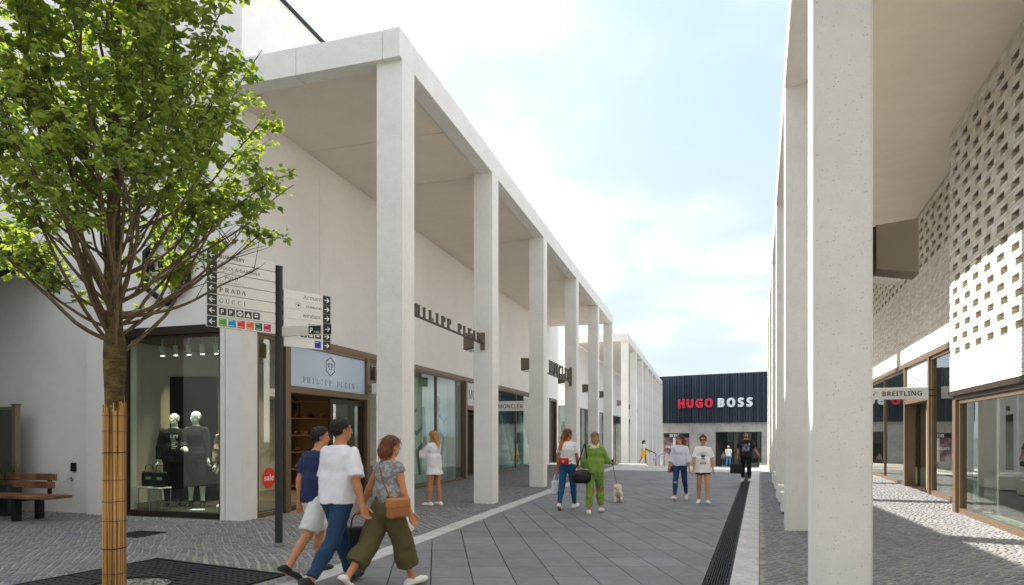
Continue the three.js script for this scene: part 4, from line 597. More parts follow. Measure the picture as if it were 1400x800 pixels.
function person(label, [px, pz], yaw, o) {
  const H = o.h, fem = o.fem, det = o.det ?? 1, gy = o.y ?? groundY(px, pz), u = (k) => k * H;
  const root = thing(o.name ?? 'person', label, o.category ?? 'person', [px, gy, pz], { turn: yaw });
  const skin = lin(o.skin ?? 0xd9a383), hairC = lin(o.hair ?? 0x3a261b);
  // skeleton, facing +z, left side at +x
  const lean = o.lean ?? 0.03, up = V(o.tilt ?? 0, Math.cos(lean), Math.sin(lean)).normalize(), fw = V(0, -Math.sin(lean), Math.cos(lean));
  const leg = [1, -1].map((s, i) => { const q = o.legs[i], hip = V(s * u(fem ? 0.05 : 0.052), -0.012 * H, 0), ab = q.ab ?? 0.03; const dir = (a) => V(s * ab, -Math.cos(a), Math.sin(a)).normalize(); const knee = hip.clone().addScaledVector(dir(q.hip), u(0.245)), ank = knee.clone().addScaledVector(dir(q.hip - q.knee), u(0.238)), p = q.foot ?? 0, out = s * (q.out ?? 0.15); const fd = V(Math.sin(out) * Math.cos(p), -Math.sin(p), Math.cos(out) * Math.cos(p)), dn = V(0, -Math.cos(p), -Math.sin(p)); const sole = (k) => ank.clone().addScaledVector(fd, u(k)).addScaledVector(dn, u(0.044)); return { s, hip, knee, ank, fd, dn, heel: sole(-0.035), ball: sole(0.075), toe: sole(0.108) }; });
  let low = 1e9; leg.forEach((l) => { low = Math.min(low, l.heel.y, l.ball.y, l.toe.y); }); const lift = V(0, -low + 0.0, 0); leg.forEach((l) => ['hip', 'knee', 'ank', 'heel', 'ball', 'toe'].forEach((k) => l[k].add(lift)));
  const pel = lift.clone(), sp = (t, x = 0, z = 0) => pel.clone().addScaledVector(up, u(t)).add(V(u(x), 0, 0)).addScaledVector(fw, u(z));
  const shW = fem ? 0.091 : 0.11;
  const arm = [1, -1].map((s, i) => { const q = o.arms[i], sh = sp(0.266, s * shW), b = q.ab ?? 0.12, dir = (a, bb) => V(s * Math.sin(bb), -Math.cos(a) * Math.cos(bb), Math.sin(a) * Math.cos(bb)).normalize(); const el = sh.clone().addScaledVector(dir(q.sh, b), u(0.168)), wr = el.clone().addScaledVector(dir(q.sh + q.el, b - (q.in ?? 0.1)), u(0.142)); return { s, sh, el, wr, d: wr.clone().sub(el).normalize() }; });
  const secs = fem ? [[-0.06, 0.07, 0.052], [-0.03, 0.094, 0.066], [0.01, 0.099, 0.069], [0.06, 0.084, 0.058], [0.105, 0.071, 0.052], [0.16, 0.079, 0.058], [0.205, 0.086, 0.066], [0.25, 0.086, 0.056], [0.285, 0.07, 0.044], [0.305, 0.036, 0.036]] : [[-0.06, 0.07, 0.052], [-0.03, 0.09, 0.064], [0.01, 0.093, 0.067], [0.06, 0.086, 0.062], [0.105, 0.084, 0.061], [0.16, 0.092, 0.065], [0.205, 0.101, 0.068], [0.25, 0.102, 0.062], [0.285, 0.08, 0.05], [0.308, 0.04, 0.04]];
  const stack = (list, inf = 0) => { const n = list.length; return (x, y, z) => { const dx = x - pel.x, dy = y - pel.y, dz = z - pel.z, t = (dx * up.x + dy * up.y + dz * up.z) / H, zz = dx * fw.x + dy * fw.y + dz * fw.z, xx = dx - up.x * t * H; let i = 0; const tc = clamp(t, list[0][0], list[n - 1][0]); while (i < n - 2 && tc > list[i + 1][0]) i++; const q = clamp((tc - list[i][0]) / (list[i + 1][0] - list[i][0])), sm = q * q * (3 - 2 * q), w = lerp(list[i][1], list[i + 1][1], sm) * H + inf, d = lerp(list[i][2], list[i + 1][2], sm) * H + inf; const r = (Math.hypot(xx / w, zz / d) - 1) * Math.min(w, d), over = Math.abs(t - tc) * H; return over > 0 ? Math.hypot(Math.max(r, 0), over) + Math.min(r, 0) * 0.2 : r; }; };
  const fLeg = (l, a, b, c, d) => join(0.02, cap(l.hip, l.knee, u(a), u(b)), cap(l.knee, l.knee.clone().lerp(l.ank, 0.35).add(V(0, 0, -u(0.008))), u(b * 0.96), u(c)), cap(l.knee.clone().lerp(l.ank, 0.35).add(V(0, 0, -u(0.008))), l.ank, u(c), u(d)));
  const legF = leg.map((l) => fLeg(l, fem ? 0.051 : 0.05, 0.033, 0.031, 0.019));
  const armF = arm.map((a) => join(0.02, cap(a.sh, a.el, u(fem ? 0.025 : 0.03), u(fem ? 0.02 : 0.024)), cap(a.el, a.el.clone().lerp(a.wr, 0.3), u(0.021), u(fem ? 0.021 : 0.024)), cap(a.el.clone().lerp(a.wr, 0.3), a.wr, u(fem ? 0.021 : 0.024), u(0.0145))));
  const neck = sp(0.305), hc = sp(0.392, o.headX ?? 0, (o.headZ ?? 0.012)), hh = u(0.132);
  const torso = stack(secs), feet = leg.map((l) => join(0.02, cap(l.ank, l.heel.clone().addScaledVector(l.dn, -u(0.018)), u(0.019), u(0.019)), cap(l.heel.clone().addScaledVector(l.dn, -u(0.016)), l.ball.clone().addScaledVector(l.dn, -u(0.014)), u(0.019), u(0.018)), cap(l.ball.clone().addScaledVector(l.dn, -u(0.014)), l.toe.clone().addScaledVector(l.dn, -u(0.01)), u(0.018), u(0.012))));
  const bodyF = join(0.03, torso, cap(sp(0.27), hc.clone().addScaledVector(up, -u(0.03)), u(0.034), u(fem ? 0.026 : 0.032)), ...legF, ...armF, ...feet);
  const pts = [...leg.flatMap((l) => [l.hip, l.knee, l.ank, l.toe, l.heel]), ...arm.flatMap((a) => [a.sh, a.el, a.wr]), neck];
  const geoms = [paint(nets(bodyF, ...around(pts, 0.1 * H), 0.0125 / det), () => skin)];
  // head with its own frame
  const hy = o.headYaw ?? 0, hp = o.headPitch ?? 0, hf = V(Math.sin(hy) * Math.cos(hp), -Math.sin(hp), Math.cos(hy) * Math.cos(hp)), hl = V(Math.cos(hy), 0, -Math.sin(hy)), hu = V().crossVectors(hf, hl);
  const inH = (f) => (x, y, z) => { const dx = x - hc.x, dy = y - hc.y, dz = z - hc.z; return f((dx * hl.x + dy * hl.y + dz * hl.z) / hh, (dx * hu.x + dy * hu.y + dz * hu.z) / hh, (dx * hf.x + dy * hf.y + dz * hf.z) / hh) * hh; };
  const skull = join(0.08, ell(V(0, 0.14, -0.03), V(0.335, 0.385, 0.42)), ell(V(0, -0.2, 0.12), V(0.245, 0.29, 0.27)), ell(V(0, -0.4, 0.22), V(0.1, 0.09, 0.1)));
  const headL = (x, y, z) => { let d = smin(skull(x, y, z), cap(V(0, 0.05, 0.36), V(0, -0.12, 0.46), 0.03, 0.05)(x, y, z), 0.05); d = smin(d, ell(V(0, -0.26, 0.37), V(0.1, 0.05, 0.05))(x, y, z), 0.03); d = smin(d, ell(V(Math.sign(x) * 0.335, -0.04, -0.03), V(0.04, 0.11, 0.07))(x, y, z), 0.02); const e = ell(V(Math.sign(x) * 0.15, 0.03, 0.44), V(0.1, 0.065, 0.08))(x, y, z); d = -smin(-d, e, 0.04); return Math.min(d, ell(V(Math.sign(x) * 0.145, 0.02, 0.33), V(0.07, 0.055, 0.06))(x, y, z)); };
  const headG = nets(inH(headL), ...around([hc], u(0.1)), 0.0052 / det);
  const man = o.bald;
  geoms.push(paint(headG, (x, y, z) => { if (man) return skin; const dx = x - hc.x, dy = y - hc.y, dz = z - hc.z, a = (dx * hl.x + dy * hl.y + dz * hl.z) / hh, b = (dx * hu.x + dy * hu.y + dz * hu.z) / hh, c = (dx * hf.x + dy * hf.y + dz * hf.z) / hh, ax = Math.abs(a); if (c > 0.25) { if (Math.hypot((ax - 0.145) / 0.065, (b - 0.02) / 0.03) < 1) return Math.hypot(ax - 0.145, b - 0.02) < 0.032 ? [0.03, 0.02, 0.015] : [0.42, 0.38, 0.35]; if (Math.hypot((ax - 0.15) / 0.1, (b - 0.125 + ax * 0.08) / 0.025) < 1) return hairC; if (Math.hypot(a / 0.115, (b + 0.26) / 0.045) < 1) return [skin[0] * 0.85, skin[1] * 0.5, skin[2] * 0.5]; if (o.beard && b < -0.18) return skin.map((q, i) => lerp(q, hairC[i], 0.75)); } return skin; }));
  // hands
  arm.forEach((a, i) => {
    const q = o.arms[i], curl = q.curl ?? 0.45, d = a.d, k = u(0.1), thumbSide = V(0, 0, 1).addScaledVector(d, -d.z).normalize(), palmN = V().crossVectors(d, thumbSide).multiplyScalar(-a.s).normalize();   // palm faces the thigh
    const pt = (al, ac, n) => a.wr.clone().addScaledVector(d, al * k).addScaledVector(thumbSide, ac * k).addScaledVector(palmN, n * k);
    const fs = [cap(a.wr.clone().addScaledVector(d, -0.12 * k), pt(0.12, 0, 0), u(0.0145), u(0.015))], all = [a.wr];
    for (const ac of [-0.17, -0.05, 0.07, 0.18]) fs.push(cap(pt(0.1, ac * 0.5, 0), pt(0.5, ac, 0), u(0.012), u(0.0095)));
    [[-0.18, 0.36], [-0.06, 0.45], [0.07, 0.48], [0.19, 0.42]].forEach(([ac, L]) => { let p = pt(0.5, ac, 0), ang = curl * 0.5; for (let j = 0; j < 3; j++) { const n = p.clone().addScaledVector(d, Math.cos(ang) * k * L * [0.45, 0.32, 0.23][j]).addScaledVector(palmN, Math.sin(ang) * k * L * [0.45, 0.32, 0.23][j]); fs.push(cap(p, n, u(0.0062 - j * 0.0006), u(0.0056 - j * 0.0006))); p = n; ang += curl; } all.push(p); });
    const t0 = pt(0.12, 0.12, 0.05), t1 = pt(0.36, 0.32, 0.12), t2 = pt(0.55, 0.36, 0.2 + curl * 0.1); fs.push(cap(t0, t1, u(0.01), u(0.0072)), cap(t1, t2, u(0.0072), u(0.0056))); all.push(t2, pt(0.5, -0.2, 0));
    geoms.push(paint(nets(join(0.006, ...fs), ...around(all, 0.03), 0.0042 / det), () => skin)); a.grip = pt(0.55, 0, 0.14);
  });
  const clr = (l) => l.map((g) => { const q = g.toNonIndexed(); return q; });
  const body = shade(new THREE.Mesh(mergeGeometries(clr(geoms)), new THREE.MeshPhysicalMaterial({ vertexColors: true, roughness: o.gloss ?? 0.55 }))); body.name = 'body'; root.add(body);
  const wear = (name, f, pp, m, color, cell, mat) => { const g = nets(f, ...around(pp, m), cell / det); paint(g, typeof color === 'function' ? color : () => color); const q = shade(new THREE.Mesh(g, mat ?? cloth())); q.name = name; root.add(q); return q; };
  const P = { root, leg, arm, sp, pel, up, fw, hc, hh, hl, hu, hf, inH, stack, secs, wear, u, skull, H };
  const vary = (hex, k = 0.06, fr = 22) => { const c = lin(hex); return (x, y, z) => { const q = 1 + k * (noise(x * fr, y * fr, z * fr) - 0.5) * 2; return [c[0] * q, c[1] * q, c[2] * q]; }; };
  P.vary = vary;
  // trousers / shorts
  if (o.pants) { const q = o.pants, ease = q.ease ?? 0.008, top = q.top ?? 0.075, list = secs.filter((s) => s[0] < top + 0.06);
    const fs = [cut(stack(list, ease + 0.004), sp(top), up)];
    leg.forEach((l) => { const e = ease, wide = q.wide ?? 0, full = (q.len ?? 2) >= 1, k = full ? l.knee.clone().lerp(l.ank, q.len - 1) : l.hip.clone().lerp(l.knee, q.len), dir = (full ? l.ank.clone().sub(l.knee) : l.knee.clone().sub(l.hip)).normalize(); const R = (r) => u(r) + e; let f = full ? (() => { const c = l.knee.clone().lerp(l.ank, 0.35).add(V(0, 0, -u(0.007))); return join(0.02, cap(l.hip, l.knee, R(0.052), R(0.036) + wide * 0.5), cap(l.knee, c, R(0.035) + wide * 0.5, R(0.0335) + wide * 0.7), cap(c, l.ank, R(0.0335) + wide * 0.7, R(0.022) + wide)); })() : cap(l.hip, l.knee, R(0.053), R(0.046) + wide); f = cut(f, k, dir); fs.push(f); });
    P.pantsF = folds(join(0.025, ...fs), q.fold ?? 0.005, q.fr ?? 15, 3 + H); wear(q.name ?? 'trousers', P.pantsF, [...leg.flatMap((l) => [l.hip, l.knee, (q.len ?? 2) >= 1 ? l.ank : l.knee]), sp(0.1), sp(-0.05)], 0.13 * H, q.paint ?? vary(q.color), 0.011); }
  // shirt
  if (o.shirt) { const q = o.shirt, ease = q.ease ?? 0.012, hem = q.hem ?? -0.01, list = secs.filter((s) => s[0] > -0.05 && s[0] < 0.3).map(([t, w, d]) => [t, t < 0.12 ? Math.max(w, q.box ?? 0) : w, t < 0.12 ? Math.max(d, (q.box ?? 0) * 0.72) : d]);
    list.push([0.3, 0.05, 0.04]); if (hem < -0.01 && hem >= -0.06) list.unshift([-0.1, Math.max(0.094, q.box ?? 0), Math.max(0.07, (q.box ?? 0) * 0.74)]); if (hem < -0.06) list.unshift([hem - 0.02, (q.flare ?? 0.115), (q.flare ?? 0.115) * 0.8]);
    const fs = [cut(stack(list, ease), sp(hem), up.clone().negate())];
    if ((q.sleeve ?? 0.6) > 0) arm.forEach((a) => { const s = q.sleeve ?? 0.6, full = s > 1, e = full ? a.el.clone().lerp(a.wr, s - 1) : a.sh.clone().lerp(a.el, s), dir = e.clone().sub(full ? a.el : a.sh).normalize(), r = u(0.026) + ease * 0.8 + (q.loose ?? 0.006), r0 = u(fem ? 0.024 : 0.029) + ease * 0.35 + 0.003; fs.push(cut(full ? join(0.02, cap(a.sh, a.el, r0, r), cap(a.el, a.wr, r, r * 0.85)) : cap(a.sh, a.sh.clone().lerp(a.el, Math.max(s, 0.3)), r0, r + 0.003), e, dir)); });
    P.shirtF = folds(join(0.03, ...fs), q.fold ?? 0.006, q.fr ?? 13, 7 + H); wear(q.name ?? 'shirt', P.shirtF, [sp(hem), sp(0.31), ...arm.flatMap((a) => [a.sh, a.el, ...((q.sleeve ?? 0.6) > 1 ? [a.wr] : [])])], 0.14 * H, q.paint ?? vary(q.color, 0.04), 0.0105); }
  if (o.dress) o.dress(P);
  // shoes
  leg.forEach((l) => { const q = o.shoes ?? {}, in1 = (p) => p.clone().addScaledVector(l.dn, -u(0.013)); const f = join(0.025, cap(l.ank.clone().addScaledVector(l.dn, u(q.high ? -0.01 : 0.0)), in1(l.heel), u(0.0225), u(0.024)), cap(in1(l.heel), in1(l.ball), u(0.024), u(0.025)), cap(in1(l.ball), in1(l.toe), u(0.025), u(0.019))); const flat = (x, y, z) => Math.max(f(x, y, z), (x - l.heel.x) * l.dn.x + (y - l.heel.y) * l.dn.y + (z - l.heel.z) * l.dn.z - 0.0, -((x - l.ank.x) * l.dn.x + (y - l.ank.y) * l.dn.y + (z - l.ank.z) * l.dn.z) - u(q.high ? 0.02 : 0.008)); const c = lin(q.color ?? 0xe9e7e2), s = lin(q.sole ?? 0xdedbd2); wear('shoe', flat, [l.ank, l.heel, l.toe], u(0.05), (x, y, z) => ((x - l.heel.x) * l.dn.x + (y - l.heel.y) * l.dn.y + (z - l.heel.z) * l.dn.z > -u(0.011) ? s : c), 0.006, cloth({ roughness: 0.6, sheen: 0 })); });
  // hair
  if (!o.bald) { const q = o.hairStyle ?? {}, fringe = q.front ?? 0.3, strand = (x, y, z) => 0.022 * Math.sin(Math.atan2(x, z + 0.05) * 26 + 3 * Math.sin(y * 5)) + 0.02 * (noise(x * 9, y * 2.5, z * 9) - 0.5);
    const cap0 = ell(V(0, 0.15, -0.045), V(0.375, 0.415, 0.455)); let f = (x, y, z) => { let d = cap0(x, y, z); const face = z - (q.side ?? 0) - lerp(-0.1, 0.24, sstep(-0.12, fringe, y)) - Math.max(0, y - fringe) * 3; d = -smin(-d, -face * 0.6, 0.04); d = Math.max(d, (q.nape ?? -0.3) - y - Math.max(0, -z - 0.1) * 0.5); return d; };
    const ends = []; if (q.long) { const b = V(q.lx ?? 0, -0.25, -0.32 - 0.16 * clamp(-q.long - 0.3)), e = V((q.lx ?? 0) * 1.4, q.long, -0.42 - 0.5 * clamp(-q.long - 0.3)); const base = f; const lf = join(0.12, cap(V(0, 0.1, -0.22), b, 0.3, q.wide ?? 0.26), cap(b, e, q.wide ?? 0.26, 0.1)), flat = (x, y, z) => Math.max(lf(x, y, z), -(z + 1.15), z - 0.06 - Math.max(0, -y) * 0.1); f = join(0.08, base, flat); ends.push(q.long); } if (q.bun) { const base = f; f = join(0.05, base, ell(V(0, 0.5, -0.28), V(0.17, 0.17, 0.17))); } if (q.tail) { const base = f; f = join(0.05, base, cap(V(0, 0.3, -0.45), V(0.1, 0.1, -0.62), 0.1, 0.12), cap(V(0.1, 0.1, -0.62), V(0.3, -0.5, -0.5), 0.12, 0.05)); }
    const hg = (x, y, z) => f(x, y, z) + strand(x, y, z); const lo = hc.clone().addScaledVector(hu, Math.min(-0.5, (ends[0] ?? 0) - 0.15) * hh);
    const c2 = lin(o.hair2 ?? o.hair ?? 0x3a261b); const hm = wear('hair', inH(hg), [lo, hc.clone().addScaledVector(hu, 0.5 * hh)], hh * 0.85, (x, y, z) => { const dx = x - hc.x, dz = z - hc.z, dy = (y - hc.y) / hh, s = 0.75 + 0.5 * noise(Math.atan2(dx, dz + 0.05) * 9, dy * 1.2, 3), t = clamp(0.2 - dy * 0.9); return hairC.map((v, i) => lerp(v, c2[i], t) * s); }, 0.0075, new THREE.MeshPhysicalMaterial({ vertexColors: true, roughness: 0.5, sheen: 0.3, sheenColor: new THREE.Color(0.6, 0.5, 0.4), side: THREE.DoubleSide })); lockHair(hm, hc, hu, q.long ? 1 : 0.55); }
  return P;
}
// loose locks that follow the fall of the hair over its volume
function lockHair(m, c, upv, k) {
  const g = m.geometry, p = g.attributes.position, n = g.attributes.normal, col = g.attributes.color, pos = [], cs = [], a = V(), nn = V(), d = V(), s = V();
  for (let i = 0; i < 650; i++) {
    const id = Math.floor(rnd() * p.count); a.fromBufferAttribute(p, id); nn.fromBufferAttribute(n, id); d.copy(upv).multiplyScalar(-1).add(V(rr(-0.35, 0.35), 0, rr(-0.35, 0.35))); const out = a.clone().sub(c); if (out.dot(upv) > 0.06) d.addScaledVector(out, 6); d.addScaledVector(nn, -d.dot(nn)).normalize(); s.crossVectors(d, nn).normalize().multiplyScalar(rr(0.0012, 0.003));
    const L = rr(0.03, 0.1) * k, tone = rr(0.6, 1.5), C = [col.getX(id) * tone, col.getY(id) * tone, col.getZ(id) * tone], q = [0, 0.5, 1].map((t) => a.clone().addScaledVector(d, L * t).addScaledVector(nn, 0.002 + 0.006 * Math.sin(t * 2.6) - 0.02 * t * t * k));
    for (const [u0, u1, w0, w1] of [[0, 1, 1, 1], [1, 2, 1, 0.15]]) { const A = q[u0].clone().addScaledVector(s, w0), B = q[u0].clone().addScaledVector(s, -w0), D = q[u1].clone().addScaledVector(s, w1), E = q[u1].clone().addScaledVector(s, -w1); for (const v of [A, B, D, B, E, D]) { pos.push(v.x, v.y, v.z); cs.push(...C); } }
  }
  const h = new THREE.BufferGeometry(); h.setAttribute('position', new THREE.Float32BufferAttribute(pos, 3)); h.setAttribute('color', new THREE.Float32BufferAttribute(cs, 3)); h.computeVertexNormals(); m.geometry = mergeGeometries([g.toNonIndexed(), h]);
}
// a print laid on a garment: traced onto its surface
function print(P, f, centre, right, upv, n, w, h, t, name = 'print') {
  const N = 14, pos = [], uv = [], idx = [];
  for (let j = 0; j <= N; j++) for (let i = 0; i <= N; i++) { const p = centre.clone().addScaledVector(right, (i / N - 0.5) * w).addScaledVector(upv, (j / N - 0.5) * h).addScaledVector(n, 0.22); for (let k = 0; k < 40; k++) { const d = f(p.x, p.y, p.z) - 0.004; if (d < 0.0006) break; p.addScaledVector(n, -d * 0.7); } pos.push(p.x, p.y, p.z); uv.push(i / N, j / N); }
  for (let j = 0; j < N; j++) for (let i = 0; i < N; i++) { const a = j * (N + 1) + i; idx.push(a, a + 1, a + N + 2, a, a + N + 2, a + N + 1); }
  const g = new THREE.BufferGeometry(); g.setAttribute('position', new THREE.Float32BufferAttribute(pos, 3)); g.setAttribute('uv', new THREE.Float32BufferAttribute(uv, 2)); g.setIndex(idx); g.computeVertexNormals();
  const m = shade(new THREE.Mesh(g, new THREE.MeshStandardMaterial({ map: t, roughness: 0.85, transparent: true, alphaTest: 0.4, side: THREE.DoubleSide }))); m.name = name; P.root.add(m);
}
const world = (P, v) => { P.root.updateMatrixWorld(true); return P.root.localToWorld(v.clone()); };

// ---------------------------------------------------------------- who is in the street
const stand = (o = {}) => [{ hip: 0.04, knee: 0.05, ...o }, { hip: -0.04, knee: 0.05, ...o }];
const stride = (k = 1, left = true) => { const a = { hip: 0.38 * k, knee: 0.1 * k, foot: -0.18 * k }, b = { hip: -0.3 * k, knee: 0.34 * k, foot: 0.62 * k }; return left ? [a, b] : [b, a]; };
function tote(name, label, hand, w, h, d, mat, handleMat, turn = 0, sag = 0.0) {   // bag hung from a hand or shoulder point, its handles reach the point
  const drop = 0.16, o = thing(name, label, name.replace(/_/g, ' '), [hand.x, hand.y - drop - h, hand.z], { turn });
  const g = new RoundedBoxGeometry(w, h, d, 4, Math.min(d, w) * 0.22), p = g.attributes.position; for (let i = 0; i < p.count; i++) { const t = (p.getY(i) / h + 0.5), k = 1 + sag * (0.5 - t) + 0.04 * (noise(p.getX(i) * 14, p.getY(i) * 14, p.getZ(i) * 14) - 0.5); p.setX(i, p.getX(i) * k); p.setZ(i, p.getZ(i) * (1 - 0.55 * sag * t) * k); } g.translate(0, h / 2, 0); g.computeVertexNormals(); part('bag', g, mat, o);
  for (const s of [-1, 1]) part('handle', tube([V(-w * 0.28, h * 0.96, s * d * 0.3), V(-w * 0.2, h + drop * 0.7, s * d * 0.12), V(0, h + drop, 0), V(w * 0.2, h + drop * 0.7, s * d * 0.12), V(w * 0.28, h * 0.96, s * d * 0.3)], 0.006), handleMat, o);
  return o;
}
{ // woman in a white shirt dress looking into the shop window
  person('person in an oversized white shirt dress and bare legs facing a shop window', [-5.75, -13.3], -2.0, { det: 0.85, h: 1.68, fem: 1, skin: 0xc98a5e, hair: 0xb98a4e, hair2: 0xd9b070, hairStyle: { long: -1.05, wide: 0.28, nape: -0.5 }, legs: [{ hip: 0.08, knee: 0.06, out: 0.2 }, { hip: -0.06, knee: 0.04, out: 0.2 }], arms: [{ sh: 0.55, el: 1.5, ab: 0.18, in: 0.7, curl: 0.7 }, { sh: 0.5, el: 1.45, ab: 0.18, in: 0.7, curl: 0.7 }], headYaw: 0.1,
    shirt: { name: 'shirt_dress', color: 0xeeeef0, hem: -0.125, flare: 0.118, box: 0.098, sleeve: 1.75, ease: 0.02, loose: 0.016, fold: 0.011, fr: 11 }, shoes: { color: 0xf0efec } });
}
{ // two women walking away with a small dog
  const A = person('person in a white tee and blue jeans walking away, red bag at the back', [-2.74, -13.46], 3.05, { det: 0.85, h: 1.71, fem: 1, skin: 0xb97850, hair: 0x6a3a1e, hair2: 0xb8763a, hairStyle: { long: -1.35, wide: 0.25, nape: -0.6 }, headYaw: -0.75, legs: stride(0.62, false), arms: [{ sh: -0.1, el: 0.15, ab: 0.16, curl: 0.9 }, { sh: 0.2, el: 0.35, ab: 0.14, in: 0.2 }],
    pants: { color: 0x1f557f, len: 1.93, ease: 0.006, fold: 0.005, name: 'jeans', fr: 18 }, shirt: { color: 0xf1f1f2, hem: 0.02, sleeve: 0.62, ease: 0.014, fold: 0.007 }, shoes: { color: 0xefece6 } });
  const back = world(A, A.sp(0.055, 0.02, -0.062)); const rb = thing('belt_bag', 'small red belt bag worn at the back over the jeans', 'bag', [back.x, back.y - 0.05, back.z + 0.045], { turn: 3.05 }); part('pouch', rbx(-0.105, 0.105, -0.01, 0.12, -0.06, 0.015, 0.018), std(0xc8141f, 0.4), rb); part('flap', rbx(-0.1, 0.1, 0.05, 0.125, -0.068, -0.05, 0.006), std(0xd61a26, 0.4), rb); part('emblem', [bx(-0.03, 0.03, 0.06, 0.072, -0.074, -0.07), bx(-0.006, 0.006, 0.028, 0.062, -0.074, -0.07)], M.white, rb); part('strap', new THREE.TorusGeometry(0.15, 0.008, 5, 40, Math.PI * 2).scale(1, 0.72, 1).rotateX(Math.PI / 2).translate(0, 0.06, 0.115), std(0xb5121c, 0.5), rb);
  const hA = world(A, A.arm[0].grip); tote('paper_bag', 'plain white paper carrier bag hanging from a hand', hA, 0.22, 0.28, 0.1, std(0xe9ecf0, 0.7), M.white, 0.6);
  const B = person('person in a loose green blouse and patterned green trousers walking a dog', [-2.1, -13.11], 3.2, { det: 0.85, h: 1.68, fem: 1, skin: 0xc08a64, hair: 0x8a6a3e, hair2: 0xd8bd86, hairStyle: { long: -0.55, wide: 0.33, nape: -0.45 }, headYaw: 0.25, legs: [{ hip: 0.4, knee: 0.3, foot: 0.05 }, { hip: -0.05, knee: 0.05, foot: 0 }].reverse(), arms: [{ sh: 0.05, el: 0.35, ab: 0.2, in: 0.1 }, { sh: 0.3, el: 1.1, ab: 0.3, in: 0.05, curl: 0.9 }],
    pants: { len: 1.8, ease: 0.012, wide: 0.02, fold: 0.01, fr: 12, paint: (x, y, z) => { const k = noise(x * 15 + 3, y * 13, z * 15), b = noise(x * 33, y * 30, z * 33); return k > 0.62 && b > 0.45 && y < 0.62 ? [0.4, 0.13, 0.05] : b > 0.78 ? [0.4, 0.45, 0.2] : [0.16 + 0.06 * b, 0.31 + 0.07 * b, 0.05]; } }, shirt: { name: 'blouse', color: 0x84b244, hem: -0.035, box: 0.1, sleeve: 1.55, ease: 0.02, loose: 0.014, fold: 0.013, fr: 10, paint: (x, y, z) => { const b = noise(x * 40, y * 14, z * 40); return [0.16 + 0.07 * b, 0.29 + 0.07 * b, 0.05]; } }, shoes: { color: 0xece9e2 } });
  const col = B.sp(0.3); B.wear('scarf', folds(join(0.03, B.stack([[0.262, 0.062, 0.05], [0.285, 0.055, 0.05], [0.305, 0.04, 0.045]], 0.028)), 0.01, 22), [col], 0.2, B.vary(0xe6e7b8, 0.08), 0.009);
  const sh = world(B, B.arm[0].sh.clone().add(V(0.02, 0.05, -0.02))), hb = thing('shoulder_bag', 'slouchy black leather bag hanging from a shoulder on a long strap', 'bag', [sh.x - 0.08, sh.y - 0.78, sh.z + 0.1], { turn: 0.15 });
  { const g = new THREE.SphereGeometry(1, 28, 20), p = g.attributes.position; for (let i = 0; i < p.count; i++) { const x = p.getX(i), y = p.getY(i), z = p.getZ(i), q = 1 + 0.16 * (noise(x * 3 + 5, y * 3, z * 3) - 0.5); p.setXYZ(i, Math.sign(x) * Math.pow(Math.abs(x), 0.75) * 0.205 * q, 0.15 + Math.sign(y) * Math.pow(Math.abs(y), 0.7) * 0.15 * q * (y > 0 ? 0.95 - 0.25 * Math.abs(x) : 1), z * 0.1 * q); } g.computeVertexNormals(); part('bag', g, std(0x121214, 0.45), hb); part('strap', tube([V(-0.15, 0.25, 0), V(-0.02, 0.55, -0.03), V(0.07, 0.83, -0.08), V(0.1, 0.6, -0.04), V(0.15, 0.25, 0)], 0.014), std(0x121214, 0.5), hb); part('top_zip', tube([V(-0.15, 0.285, 0), V(0, 0.3, 0), V(0.15, 0.285, 0)], 0.007), M.chrome, hb); }
  // dog
  const dp = [-1.93, -15.6], dg = thing('dog', 'small fluffy cream dog on a lead trotting away', 'dog', [dp[0], groundY(...dp), dp[1]], { turn: 3.3 });
  const legs = [[0.06, 0.13], [-0.06, 0.11], [0.065, -0.13], [-0.065, -0.11]].map(([x, z], i) => { const hind = z < 0, k = V(x, 0.13, z + (hind ? 0.035 : -0.01)), h = V(x, 0.075, z + (hind ? -0.03 : 0)), f = V(x, 0.02, z + (hind ? -0.015 : 0.01) + (i % 2 ? 0.03 : -0.02)); return join(0.03, cap(V(x * 0.9, 0.2, z), k, 0.05, 0.038), cap(k, h, 0.038, 0.03), cap(h, f, 0.03, 0.028), cap(f, f.clone().add(V(0, -0.002, 0.025)), 0.026, 0.02)); });
  const trunk = join(0.05, ell(V(0, 0.215, 0.09), V(0.095, 0.1, 0.12)), ell(V(0, 0.205, -0.08), V(0.09, 0.085, 0.12)), cap(V(0, 0.25, 0.15), V(0, 0.33, 0.21), 0.06, 0.05), ell(V(0, 0.35, 0.24), V(0.068, 0.066, 0.075)), ell(V(0, 0.325, 0.315), V(0.034, 0.03, 0.045)), cap(V(0.06, 0.37, 0.22), V(0.085, 0.3, 0.22), 0.022, 0.018), cap(V(-0.06, 0.37, 0.22), V(-0.085, 0.3, 0.22), 0.022, 0.018), cap(V(0, 0.27, -0.19), V(0.02, 0.36, -0.2), 0.03, 0.035), cap(V(0.02, 0.36, -0.2), V(0.06, 0.35, -0.12), 0.035, 0.03));
  const fur = (x, y, z) => Math.max(join(0.03, trunk, ...legs)(x, y, z) - 0.004 + 0.022 * (noise(x * 60, y * 30, z * 60) - 0.5) + 0.012 * (noise(x * 130, y * 60, z * 130) - 0.5), 0.002 - y);
